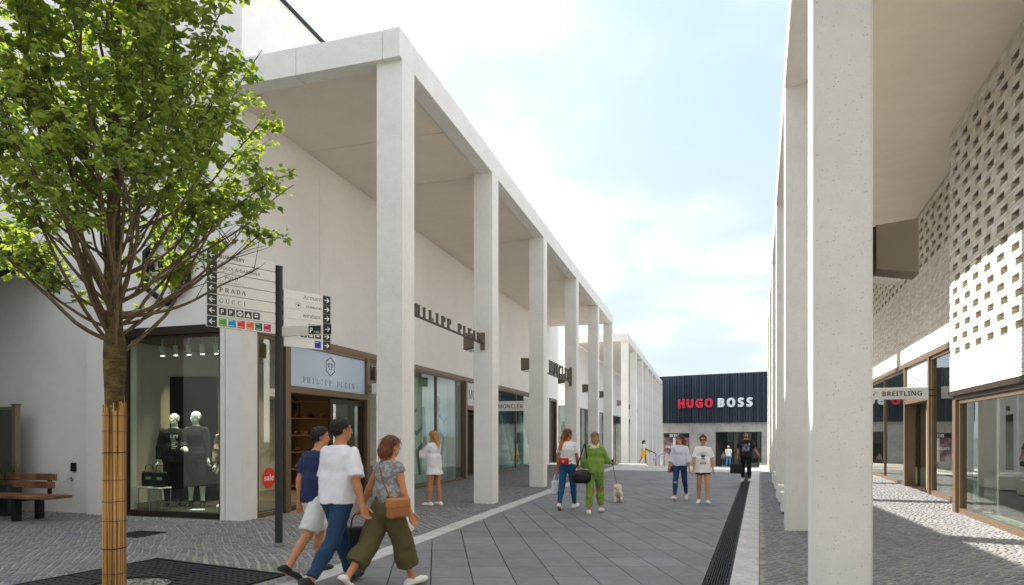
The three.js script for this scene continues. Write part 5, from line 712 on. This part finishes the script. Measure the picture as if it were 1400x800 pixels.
  const fg = paint(nets(fur, V(-0.18, -0.02, -0.32), V(0.18, 0.48, 0.42), 0.0065), (x, y, z) => { if (z > 0.345 && y > 0.318 && y < 0.345) return [0.03, 0.025, 0.02]; if (z > 0.28 && Math.hypot(Math.abs(x) - 0.03, y - 0.36) < 0.012) return [0.03, 0.02, 0.02]; const k = 0.8 + 0.35 * noise(x * 70, y * 35, z * 70), w = z < -0.1 && y < 0.25 && Math.abs(x) < 0.05 ? 0.65 : 1; return [0.78 * k * w, 0.7 * k * w, 0.56 * k * w]; }); const db = shade(new THREE.Mesh(fg, cloth({ roughness: 0.95 }))); db.name = 'body'; dg.add(db);
  part('collar', new THREE.TorusGeometry(0.07, 0.009, 6, 24).rotateX(0.9).translate(0, 0.295, 0.175), M.black, dg);
  dg.updateMatrixWorld(true); const c0 = dg.localToWorld(V(0, 0.36, 0.17)), hB = world(B, B.arm[1].grip), ls = thing('dog_lead', 'thin dark lead from a hand to the small dog', 'lead', [hB.x, hB.y, hB.z]); const e = c0.clone().sub(hB); part('cord', tube([V(0, 0, 0), e.clone().multiplyScalar(0.35).add(V(0, -0.06, 0)), e.clone().multiplyScalar(0.7).add(V(0, -0.05, 0)), e], 0.005), M.black, ls); part('reel', rbx(-0.025, 0.025, -0.07, 0.05, -0.05, 0.05, 0.02), M.charcoal, ls);
}
{ // two women coming towards the camera
  const C = person('person in a pale blue shirt and ripped jeans walking, glancing aside', [-0.5, -16.6], -0.12, { det: 0.85, h: 1.64, fem: 1, skin: 0xcf9470, hair: 0x4a2a18, hair2: 0x9a6a3c, hairStyle: { long: -0.95, wide: 0.24, lx: 0.16, nape: -0.5, front: 0.3 }, headYaw: -0.75, legs: stride(0.85, false), arms: [{ sh: 0.05, el: 0.2, ab: 0.2 }, { sh: -0.1, el: 0.5, ab: 0.22 }],
    pants: { len: 1.9, ease: 0.005, name: 'jeans', fold: 0.005, fr: 18, paint: (x, y, z) => (z > 0 && Math.hypot((x + 0.09) / 0.05, (y - 0.47) / 0.02) < 1 ? [0.5, 0.5, 0.52] : [0.018, 0.055, 0.15]) }, shirt: { color: 0xdfe3ee, hem: -0.005, box: 0.09, sleeve: 1.5, ease: 0.017, loose: 0.014, fold: 0.011, fr: 11 }, shoes: { color: 0xeae4da } });
  const h = world(C, C.sp(0.07, -0.12, 0)), hb = tote('handbag', 'small dusky red handbag at the hip of the walker in jeans', h.add(V(-0.03, 0.02, 0)), 0.2, 0.16, 0.08, std(0x9a3f48, 0.5), std(0x6a2a30, 0.5), 1.2); void hb;
  const D = person('person in a white logo tee and black shorts with hair in a bun', [0.05, -16.0], -0.02, { det: 0.85, h: 1.62, fem: 1, skin: 0xcf9672, hair: 0x24140e, hairStyle: { bun: 1, nape: -0.25, front: 0.34 }, legs: stride(0.42, true), arms: [{ sh: -0.08, el: 0.2, ab: 0.2 }, { sh: 0.06, el: 0.15, ab: 0.2 }],
    pants: { len: 0.42, name: 'shorts', color: 0x121214, ease: 0.004, wide: 0.006 }, shirt: { name: 'tee', color: 0xf3f3f4, hem: -0.085, flare: 0.115, box: 0.104, sleeve: 0.78, ease: 0.018, loose: 0.018, fold: 0.008 }, shoes: { color: 0xf2f0ec } });
  const logo = canvasTex(256, 384, (x, w, H) => { x.clearRect(0, 0, w, H); x.strokeStyle = '#8b93a8'; x.lineWidth = 4; x.strokeRect(30, 20, w - 60, 8); x.fillStyle = '#1a2238'; const lf = (a) => { x.save(); x.translate(w / 2, 150); x.rotate(a); x.beginPath(); x.moveTo(0, 10); x.quadraticCurveTo(-32, -50, 0, -100); x.quadraticCurveTo(32, -50, 0, 10); x.fill(); x.restore(); }; lf(0); lf(-0.85); lf(0.85); x.clearRect(30, 158, w - 60, 5); for (const y of [166, 178, 190]) { x.fillRect(64, y, w - 128, 6); } x.strokeStyle = '#98a2b8'; x.lineWidth = 4; x.strokeRect(78, 205, 100, 60); x.beginPath(); x.arc(128, 245, 26, 3.14, 0); x.stroke(); x.fillRect(40, 290, w - 80, 40); x.fillStyle = '#fff'; x.font = 'bold 34px sans-serif'; x.textAlign = 'center'; x.fillText('adidas', w / 2, 321); });
  print(D, D.shirtF, D.sp(0.12, 0, 0.1), V(1, 0, 0).negate().negate(), V(0, 1, 0), V(0, 0, 1), 0.2, 0.33, logo);
  const gl = thing('sunglasses', 'dark sunglasses on the face below the hair bun', 'sunglasses', [0, 0, 0]); gl.position.copy(world(D, D.hc)); gl.rotation.y = -0.02; const k = D.hh; for (const s of [-1, 1]) part('lens', ell2(s * 0.15 * k, 0.03 * k, 0.43 * k, 0.105 * k, 0.075 * k), M.black, gl); part('bridge', bx(-0.06 * k, 0.06 * k, 0.04 * k, 0.06 * k, 0.44 * k, 0.47 * k), M.black, gl); for (const s of [-1, 1]) part('temple', bx(s * 0.25 * k, s * 0.36 * k, 0.03 * k, 0.055 * k, 0.0, 0.42 * k), M.black, gl);
}
function ell2(x, y, z, rx, ry) { return new THREE.SphereGeometry(1, 14, 10).scale(rx, ry, 0.02).translate(x, y, z); }
{ // man with shopping bags
  const E = person('person in a dark printed tee and black trousers carrying a black bag', [1.54, -24.2], -0.1, { det: 0.8, h: 1.76, skin: 0xb9825e, hair: 0x1c1512, beard: 1, hairStyle: { nape: -0.05, front: 0.36 }, legs: stride(0.5, true), arms: [{ sh: 0.1, el: 0.5, ab: 0.35, in: -0.1 }, { sh: 0.02, el: 0.15, ab: 0.22, curl: 0.9 }],
    pants: { color: 0x0e0e10, len: 1.9, ease: 0.012, fold: 0.008 }, shirt: { name: 'tee', color: 0x24202a, hem: -0.035, box: 0.105, sleeve: 0.85, ease: 0.022, loose: 0.02, fold: 0.009 }, shoes: { color: 0xefeeea } });
  const t = canvasTex(256, 256, (x, w, h) => { x.clearRect(0, 0, w, h); const c = ['#8e6f86', '#4f8fa6', '#b07f92', '#6f7f9a', '#7fb5b8', '#5c4a5e']; for (let i = 0; i < 46; i++) { x.fillStyle = c[i % 6]; x.beginPath(); x.ellipse(30 + rnd() * 196, 30 + rnd() * 196, 10 + rnd() * 34, 8 + rnd() * 26, rnd() * 3, 0, 7); x.fill(); } });
  print(E, E.shirtF, E.sp(0.15, 0, 0.1), V(1, 0, 0), V(0, 1, 0), V(0, 0, 1), 0.3, 0.32, t);
  tote('shopping_bag', 'black shopping bag carried low by the walker in dark clothes', world(E, E.arm[1].grip), 0.42, 0.36, 0.14, std(0x17181b, 0.6), M.black, 0.1);
  tote('small_bag', 'small black bag held out beside the dark printed tee', world(E, E.sp(0.03, 0.16, 0.06)), 0.24, 0.16, 0.08, std(0x131316, 0.6), M.black, 0.1);
}
// further off
person('person in a bright yellow skirt walking beside the far column row', [-3.7, -43.7], 1.35, { h: 1.68, fem: 1, det: 0.7, skin: 0xc99068, hair: 0x2a1a14, hairStyle: { long: -0.5, wide: 0.28 }, legs: stride(0.75, true), arms: [{ sh: 0.3, el: 0.6 }, { sh: -0.2, el: 0.3 }], pants: { name: 'skirt', color: 0xf2c20a, len: 0.8, wide: 0.05, ease: 0.03, top: 0.09 }, shirt: { color: 0xe8e2dc, hem: 0.06, sleeve: 0.6 }, shoes: { color: 0xd9c0a8 } });
person('person in a white tee, pale cap and light jeans near the dark building', [2.15, -55.2], 2.9, { h: 1.74, det: 0.7, skin: 0xc09070, hair: 0xe6e4de, hairStyle: { nape: -0.02, front: 0.3 }, legs: stride(0.45, false), arms: [{ sh: 0.2, el: 0.8 }, { sh: -0.1, el: 0.3 }], pants: { name: 'jeans', color: 0x4f86b0, len: 1.95, ease: 0.014 }, shirt: { color: 0xf0f0ee, hem: -0.03, box: 0.105, sleeve: 0.8, ease: 0.02 }, shoes: { color: 0x222222 } });
person('person in muted clothes standing in the doorway of the dark building', [2.6, -80.5], 0.1, { y: -2.1, h: 1.7, det: 0.6, fem: 1, skin: 0xb98a6c, hair: 0x2a1c14, legs: stand(), arms: [{ sh: 0.1, el: 0.6, ab: 0.3 }, { sh: 0.1, el: 0.6, ab: 0.3 }], pants: { color: 0x3a3c42, len: 1.9 }, shirt: { color: 0x8a7c72, hem: -0.02, sleeve: 0.7 } });
{ // three people passing close by
  person('person in a navy polo and white shorts with black shoes, striding', [-4.17, -6.28], 2.8, { h: 1.7, skin: 0xc58a63, hair: 0x1d1512, hairStyle: { nape: -0.2, front: 0.3 }, headYaw: -0.5, lean: 0.08, legs: [{ hip: 0.34, knee: 0.32, foot: 0 }, { hip: -0.42, knee: 0.25, foot: 0.55 }], arms: [{ sh: -0.25, el: 0.3, ab: 0.16 }, { sh: 0.3, el: 0.5, ab: 0.14 }], pants: { name: 'shorts', color: 0xd9dbd8, len: 0.92, ease: 0.014, wide: 0.02, fold: 0.01 }, shirt: { name: 'polo', color: 0x1d2c52, hem: -0.045, box: 0.1, sleeve: 0.75, ease: 0.018, loose: 0.014, fold: 0.009 }, shoes: { color: 0x17171a, sole: 0x2a2a2c } });
  const m2 = person('person in a loose white tee and dark blue jeans with cropped black hair', [-3.62, -5.84], 2.85, { h: 1.8, skin: 0xb97f58, hair: 0x14100e, hairStyle: { nape: -0.12, front: 0.34 }, headYaw: -0.35, lean: 0.07, legs: [{ hip: 0.4, knee: 0.12, foot: -0.1 }, { hip: -0.36, knee: 0.35, foot: 0.6 }], arms: [{ sh: 0.1, el: 0.5, ab: 0.14 }, { sh: -0.15, el: 0.2, ab: 0.32, in: 0 }], pants: { name: 'jeans', color: 0x1d3b5c, len: 1.92, ease: 0.014, fold: 0.008 }, shirt: { name: 'tee', color: 0xe9e8ee, hem: -0.03, box: 0.106, sleeve: 0.88, ease: 0.024, loose: 0.022, fold: 0.012, fr: 10 }, shoes: { color: 0x1c1c1f, sole: 0x2e2e30 } }); void m2;
  const w = person('person in a grey patterned top and olive cropped trousers with brown bob', [-3.14, -6.03], 2.8, { h: 1.63, fem: 1, skin: 0xcf8f62, hair: 0x6a3a1c, hair2: 0x8a5228, hairStyle: { long: -0.42, wide: 0.34, nape: -0.45 }, headYaw: -0.25, lean: 0.06, legs: [{ hip: -0.45, knee: 0.3, foot: 0.7 }, { hip: 0.38, knee: 0.1, foot: -0.1 }], arms: [{ sh: -0.1, el: 0.15, ab: 0.5, in: 0, curl: 0.9 }, { sh: 0.1, el: 0.25, ab: 0.16 }], pants: { name: 'cropped_trousers', color: 0x5a5430, len: 1.6, ease: 0.03, wide: 0.045, fold: 0.012, fr: 10 }, shirt: { name: 'top', hem: -0.02, box: 0.1, sleeve: 0.22, ease: 0.016, fold: 0.009, paint: (x, y, z) => { const k = noise(x * 40, y * 60, z * 40) > 0.52 ? 1 : 0.6; return [0.36 * k, 0.38 * k, 0.38 * k]; } }, shoes: { color: 0xefece8 } });
  tote('carrier_bag', 'black carrier bag swinging from the hand of the olive trousers walker', world(w, w.arm[0].grip), 0.32, 0.34, 0.13, std(0x16171a, 0.55), M.black, 0.6);
  const sb = world(w, w.sp(0.02, -0.13, -0.03)), sg = thing('shoulder_bag', 'tan leather bag slung at the hip over olive trousers', 'bag', [sb.x, sb.y - 0.12, sb.z], { turn: 2.8 }); part('pouch', rbx(-0.05, 0.05, 0, 0.2, -0.13, 0.13, 0.03), std(0xa96a3a, 0.55), sg); part('flap', rbx(-0.056, 0.056, 0.1, 0.205, -0.134, 0.134, 0.025), std(0xb5753f, 0.55), sg); const s0 = sg.worldToLocal(world(w, w.arm[0].sh.clone().add(V(-0.04, 0.05, 0)))); sg.updateMatrixWorld(true); const s1 = sg.worldToLocal(world(w, w.arm[0].sh.clone().add(V(-0.05, 0.055, -0.02)))); void s0; part('strap', tube([V(0, 0.19, -0.1), s1.clone().multiplyScalar(0.5).add(V(0.0, 0.12, -0.1)), s1, s1.clone().multiplyScalar(0.5).add(V(0, 0.12, 0.12)), V(0, 0.19, 0.1)], 0.008, 30, 6), std(0x8a5228, 0.6), sg);
}
// ---------------------------------------------------------------- in the shop windows
{
  const mm = (label, p, o) => person(label, p, o.yaw, { name: 'mannequin', category: 'mannequin', y: 0.1, det: 0.8, skin: 0xd9e0d2, bald: 1, gloss: 0.35, ...o });
  const a = mm('pale mannequin in a black jacket over a printed black tee in the corner window', [-10.44, -10.7], { yaw: 0.75, h: 1.93, headYaw: -0.5, legs: stand(), arms: [{ sh: 0.0, el: 0.15, ab: 0.16 }, { sh: 0.0, el: 0.1, ab: 0.16 }], pants: { color: 0x0c0c0e, len: 1.95, ease: 0.014 }, shirt: { name: 'jacket', color: 0x0e0e10, hem: -0.06, box: 0.105, sleeve: 1.9, ease: 0.018 }, shoes: { color: 0x101012, sole: 0xd8d8d4 } });
  const t = canvasTex(256, 384, (x, w, h) => { x.clearRect(0, 0, w, h); x.fillStyle = '#e9ece8'; x.font = 'bold 108px sans-serif'; x.textAlign = 'center'; x.fillText('LET', w / 2, 110); x.font = 'bold 44px serif'; ['hello', 'world', 'yes', 'more', 'love'].forEach((s, i) => x.fillText(s, w / 2 + (i % 2 ? 16 : -16), 165 + i * 48)); });
  print(a, a.shirtF, a.sp(0.16, 0, 0.1), V(1, 0, 0), V(0, 1, 0), V(0, 0, 1), 0.22, 0.34, t);
  mm('pale mannequin in a black blazer and narrow black skirt in the corner window', [-9.9, -10.72], { yaw: 0.5, h: 1.91, fem: 1, headYaw: -0.7, legs: stand({ foot: 0.3 }), arms: [{ sh: 0.05, el: 0.1, ab: 0.16 }, { sh: 0.15, el: 1.2, ab: 0.15, in: 0.5 }], pants: { name: 'skirt', color: 0x0b0b0d, len: 1.35, ease: 0.03, wide: 0.01 }, shirt: { name: 'blazer', color: 0x0f0f12, hem: -0.07, flare: 0.108, sleeve: 1.9, ease: 0.016 }, shoes: { color: 0x111113 } });
  mm('pale mannequin in a blotched brown coat beside the corner pier', [-9.35, -10.95], { yaw: 0.6, h: 1.8, fem: 1, headYaw: 0.3, legs: stand(), arms: [{ sh: 0.05, el: 0.1 }, { sh: 0.05, el: 0.1 }], pants: { color: 0x6a4428, len: 1.9 }, shirt: { name: 'coat', hem: -0.16, flare: 0.12, sleeve: 1.9, ease: 0.024, paint: (x, y, z) => (noise(x * 12, y * 12, z * 12) > 0.5 ? [0.02, 0.018, 0.015] : [0.38, 0.3, 0.2]) } });
  for (const [x, z, lb] of [[-10.68, -10.3, 'black handbag on a chrome stand by the window edge'], [-10.3, -10.2, 'black handbag on a chrome stand before the printed tee mannequin']]) {
    const st = thing('display_stand', 'chrome framed display table under a ' + lb.slice(0, 13) + (x < -10.5 ? ' by the window edge' : ' before the mannequins'), 'display stand', [x, 0.1, z]); part('top', rbx(-0.16, 0.16, 0.42, 0.44, -0.14, 0.14, 0.004), M.inWhite, st); for (const sx of [-1, 1]) for (const sz of [-1, 1]) part('leg', cyl(0.01, 0.01, V(sx * 0.14, 0, sz * 0.12), V(sx * 0.14, 0.42, sz * 0.12), 8), M.chrome, st);
    const hb = thing('handbag', lb, 'handbag', [x, 0.545, z], { turn: 0.5 }); part('bag', rbx(-0.13, 0.13, 0, 0.3, -0.05, 0.05, 0.025), std(0x101012, 0.35), hb); part('plate', rbx(-0.05, 0.05, 0.14, 0.2, 0.05, 0.056, 0.003), M.chrome, hb); part('handle', tube([V(-0.08, 0.3, 0), V(-0.05, 0.42, 0), V(0.05, 0.42, 0), V(0.08, 0.3, 0)], 0.008), M.black, hb);
  }
  const ds0 = thing('display_screen', 'tall black display screen standing behind the mannequin in the printed tee', 'screen', [-11.1, 0.016, -11.9], { turn: 0.15 }); part('panel', rbx(-0.55, 0.62, 0.1, 2.9, -0.03, 0.03, 0.006), M.black, ds0); part('foot', rbx(-0.5, 0.58, 0, 0.098, -0.15, 0.15, 0.01), M.darkMetal, ds0);
  const pw = thing('window_plinth', 'small white price block on the corner window floor', 'plinth', [-9.4, 0.105, -10.2], { turn: 0.3 }); part('block', rbx(-0.12, 0.12, 0, 0.03, -0.07, 0.07, 0.006), M.white, pw); part('card', rbx(-0.1, 0.1, 0.031, 0.035, -0.05, 0.05, 0.001), M.signWhite, pw);
  for (let i = 0; i < 6; i++) { const o = thing('track_spotlight', 'white cylinder spotlight over the mannequins, ' + ['sixth', 'fifth', 'fourth', 'third', 'second', 'first'][i] + ' from the corner pier', 'spotlight', [-10.55 + i * 0.33, 3.3, -10.5], { group: 'corner window spotlights' }); part('can', [new THREE.CylinderGeometry(0.045, 0.045, 0.2, 16).rotateX(0.12), cyl(0.008, 0.008, V(0, 0.08, 0), V(0, 0.298, 0), 6)], M.white, o); part('lens', new THREE.CylinderGeometry(0.038, 0.038, 0.01, 16).translate(0, -0.106, 0).rotateX(0.12), M.glow, o); const l = new THREE.SpotLight(0xfff2e0, 4, 0, 0.5, 0.6); l.position.set(0, -0.14, -0.02); l.target.position.set(0.1, -2.6, -0.35); l.castShadow = true; o.add(l, l.target); }
  const spots = [[-12.2, -12.2], [-11.0, -12.6], [-10.0, -12.2], [-12.6, -14.0], [-11.2, -14.2], [-9.6, -13.6]];
  spots.forEach(([x, z]) => { const o = thing('ceiling_downlight', 'small lit downlight in the shop ceiling behind the mannequins', 'downlight', [x, 3.595, z], { group: 'shop downlights' }); part('ring', new THREE.TorusGeometry(0.055, 0.01, 6, 20).rotateX(Math.PI / 2).translate(0, -0.006, 0), M.white, o); part('bulb', new THREE.CylinderGeometry(0.045, 0.045, 0.008, 16).translate(0, -0.012, 0), M.glow, o); const l = new THREE.SpotLight(0xffd9a8, 4, 0, 0.95, 0.6); l.position.set(0, -0.03, 0); l.target.position.set(0, -2, 0); l.castShadow = true; o.add(l, l.target); });
  const lg = thing('shop_emblem', 'black hexagon emblem on the warm rear wall of the corner shop', 'emblem', [-11.35, 2.35, -15.89]); const tx = canvasTex(256, 256, (x) => { x.clearRect(0, 0, 256, 256); x.fillStyle = x.strokeStyle = '#14110e'; hexLogo(x, 128, 128, 104, 14); }); part('print', face(0.9, 0.9), new THREE.MeshStandardMaterial({ map: tx, transparent: true, alphaTest: 0.5, roughness: 0.6 }), lg).position.z = 0.012;
  // shelf units with shoes and bags on the rear wall of the corner shop
  [[-10.4, 'wooden shelf unit with small leather goods seen through the first doorway'], [-12.9, 'wooden shelf unit with dark bags on the warm rear wall']].forEach(([x, lb], q) => { const o = thing('shelf_unit', lb, 'shelves', [x, 0.016, -15.6]); part('side', [bx(-0.9, -0.86, 0, 2.6, -0.28, 0), bx(0.86, 0.9, 0, 2.6, -0.28, 0)], M.shelf, o); for (let i = 0; i < 6; i++) part('shelf', bx(-0.86, 0.86, 0.1 + i * 0.48, 0.135 + i * 0.48, -0.28, 0), M.shelf, o); for (let i = 0; i < 5; i++) for (let k = 0; k < 4; k++) { const it = thing('shelf_item', ['leather shoe on the doorway shelves, ', 'dark bag on the rear shelves, '][q] + ['lowest', 'second lowest', 'middle', 'second highest', 'highest'][i] + ' row, ' + ['beside the inner side panel', 'second from the inner side panel', 'second from the street side panel', 'beside the street side panel'][k], ['shoe', 'bag'][q], [x - 0.62 + k * 0.41, 0.152 + i * 0.48, -15.74], { group: ['shoes on the doorway shelf', 'bags on the rear shelf'][q] }); if (q) { part('bag', rbx(-0.11, 0.11, 0, 0.2, -0.05, 0.05, 0.03), std([0x1a1a1c, 0x4a2a20, 0x2a2c34][k % 3], 0.4), it); part('handle', tube([V(-0.06, 0.19, 0), V(0, 0.29, 0), V(0.06, 0.19, 0)], 0.006), M.black, it); } else { part('upper', new THREE.SphereGeometry(1, 12, 8).scale(0.05, 0.055, 0.12).translate(0, 0.06, 0), std([0x7a4424, 0x3a2416, 0xa06a3a][k % 3], 0.45), it); part('sole', rbx(-0.045, 0.045, 0, 0.022, -0.12, 0.12, 0.01), M.black, it); } } });
  // eyewear board and sale sticker in the narrow window
  const eb = thing('eyewear_board', 'white board with rows of dark sunglasses behind the narrow window', 'display board', [-8.9, 0.016, -10.75], { turn: 1.0 }); part('board', rbx(-0.28, 0.28, 0.85, 2.0, -0.03, 0.03, 0.006), M.inWhite, eb); part('post', cyl(0.03, 0.03, V(0, 0, -0.05), V(0, 1.4, -0.05)), M.chrome, eb); for (let r = 0; r < 8; r++) for (let c = 0; c < 3; c++) part('sunglasses', [new THREE.SphereGeometry(1, 8, 6).scale(0.03, 0.02, 0.012).translate(-0.2 + c * 0.18, 0.95 + r * 0.135, 0.045), new THREE.SphereGeometry(1, 8, 6).scale(0.03, 0.02, 0.012).translate(-0.13 + c * 0.18, 0.95 + r * 0.135, 0.045)], M.black, eb);
  const st = canvasTex(256, 256, (x) => { x.fillStyle = '#e8391f'; x.fillRect(0, 0, 256, 256); x.fillStyle = '#fff'; x.font = 'bold 96px serif'; x.textAlign = 'center'; x.textBaseline = 'middle'; x.fillText('sale', 128, 128); });
  const sk = thing('sale_sticker', 'round red sticker on the narrow shop window', 'sticker', [XF - 0.04, 0.74, -10.7]); part('disc', new THREE.CylinderGeometry(0.2, 0.2, 0.004, 40).rotateZ(Math.PI / 2), M.red, sk); const ds = part('print', new THREE.CircleGeometry(0.198, 40), printed(st, 0.5), sk); ds.rotation.y = Math.PI / 2; ds.position.x = 0.004;
  // window displays of the second shop
  const mu = canvasTex(1024, 700, (x, w, h) => { x.fillStyle = '#dde6df'; x.fillRect(0, 0, w, h); x.strokeStyle = '#c2cdc6'; x.lineWidth = 10; for (let i = 0; i < 14; i++) { x.beginPath(); x.moveTo(i * 80, 0); x.lineTo(i * 80 + 30, h); x.stroke(); } x.strokeStyle = '#43504c'; x.fillStyle = '#43504c'; x.lineCap = 'round'; const limb = (p, lw) => { x.lineWidth = lw; x.beginPath(); p.forEach(([a, b], i) => x[i ? 'lineTo' : 'moveTo'](a, b)); x.stroke(); }; for (const [ox, oy, f] of [[300, 120, 1], [620, 230, -1], [860, 140, 1]]) { x.beginPath(); x.ellipse(ox, oy, 34, 46, 0.2 * f, 0, 7); x.fill(); limb([[ox, oy + 50], [ox - 20 * f, oy + 190]], 62); limb([[ox - 10 * f, oy + 80], [ox + 110 * f, oy + 140], [ox + 210 * f, oy + 90]], 26); limb([[ox - 20 * f, oy + 200], [ox + 100 * f, oy + 260], [ox + 60 * f, oy + 400]], 38); limb([[ox - 30 * f, oy + 200], [ox - 120 * f, oy + 290], [ox - 100 * f, oy + 440]], 38); } x.fillStyle = '#b9c6be'; x.font = 'bold 120px sans-serif'; x.fillText('ERT', 60, 110); });
  const mr = thing('window_mural', 'pale green backdrop with dark leaping silhouettes in the shop window', 'mural', [-8.75, 0.02, -18.8]); part('board', bx(-0.03, 0, 0, 3.4, -2.55, 2.55), M.inWhite, mr); const mf = part('print', face(5.08, 3.38), printed(mu, 0.7), mr); mf.rotation.y = Math.PI / 2; mf.position.set(0.004, 1.7, 0);
  const pv = (h, r) => { const p = []; for (let i = 0; i <= 40; i++) { const t = i / 40; p.push(new THREE.Vector2((r * (1 - t) + 0.05) * (1 + 0.13 * Math.abs(Math.sin(t * 22))), t * h)); } return new THREE.LatheGeometry(p, 28); };
  [[-9.2, -29.2, 2.5, 0.5], [-9.3, -30.6, 2.1, 0.55], [-9.1, -32.2, 2.7, 0.6]].forEach(([x, z, h, r], i) => { const o = thing('quilted_cone', ['tallest quilted teal cone', 'short quilted teal cone', 'wide quilted teal cone'][i] + ' in the window past the projecting sign', 'window display', [x, 0.02, z], { group: 'quilted cones' }); part('cone', pv(h, r), std([0xa6c2bf, 0x8fb0b0, 0xb7cfcc][i], 0.6), o); part('tip', new THREE.SphereGeometry(0.07, 12, 8).translate(0, h, 0), M.inWhite, o); });
  // dark jacket form in the end window of the far building
  const jf = person('mannequin in a dark hooded jacket in the far end window', [-8.9, -43.5], 0.3, { name: 'mannequin', category: 'mannequin', y: 0.6, h: 2.3, det: 0.7, skin: 0x1a1e22, hair: 0x14181c, legs: stand(), arms: [{ sh: 0.1, el: 0.3, ab: 0.2 }, { sh: 0.1, el: 0.3, ab: 0.2 }], pants: { color: 0x16191d, len: 1.9 }, shirt: { name: 'jacket', color: 0x1d2a30, hem: -0.06, box: 0.12, sleeve: 1.9, ease: 0.04, fold: 0.02 }, shoes: { color: 0x111111 } }); void jf;
}
{ // small camera under the canopy
  const o = thing('security_camera', 'small white camera under the canopy at the building corner', 'camera', [XF + 0.01, 7.45, -10.6]); part('arm', cyl(0.015, 0.015, V(0, 0, 0), V(0.12, -0.02, 0), 8), M.white, o); part('body', new THREE.CapsuleGeometry(0.045, 0.14, 4, 12).rotateX(Math.PI / 2).rotateY(0.5).translate(0.16, -0.04, 0.03), M.white, o); part('lens', new THREE.CylinderGeometry(0.032, 0.032, 0.02, 14).rotateX(Math.PI / 2).translate(0, 0, 0.12).rotateY(0.5).translate(0.16, -0.04, 0.03), M.black, o);
}
renderer.render(scene, camera);
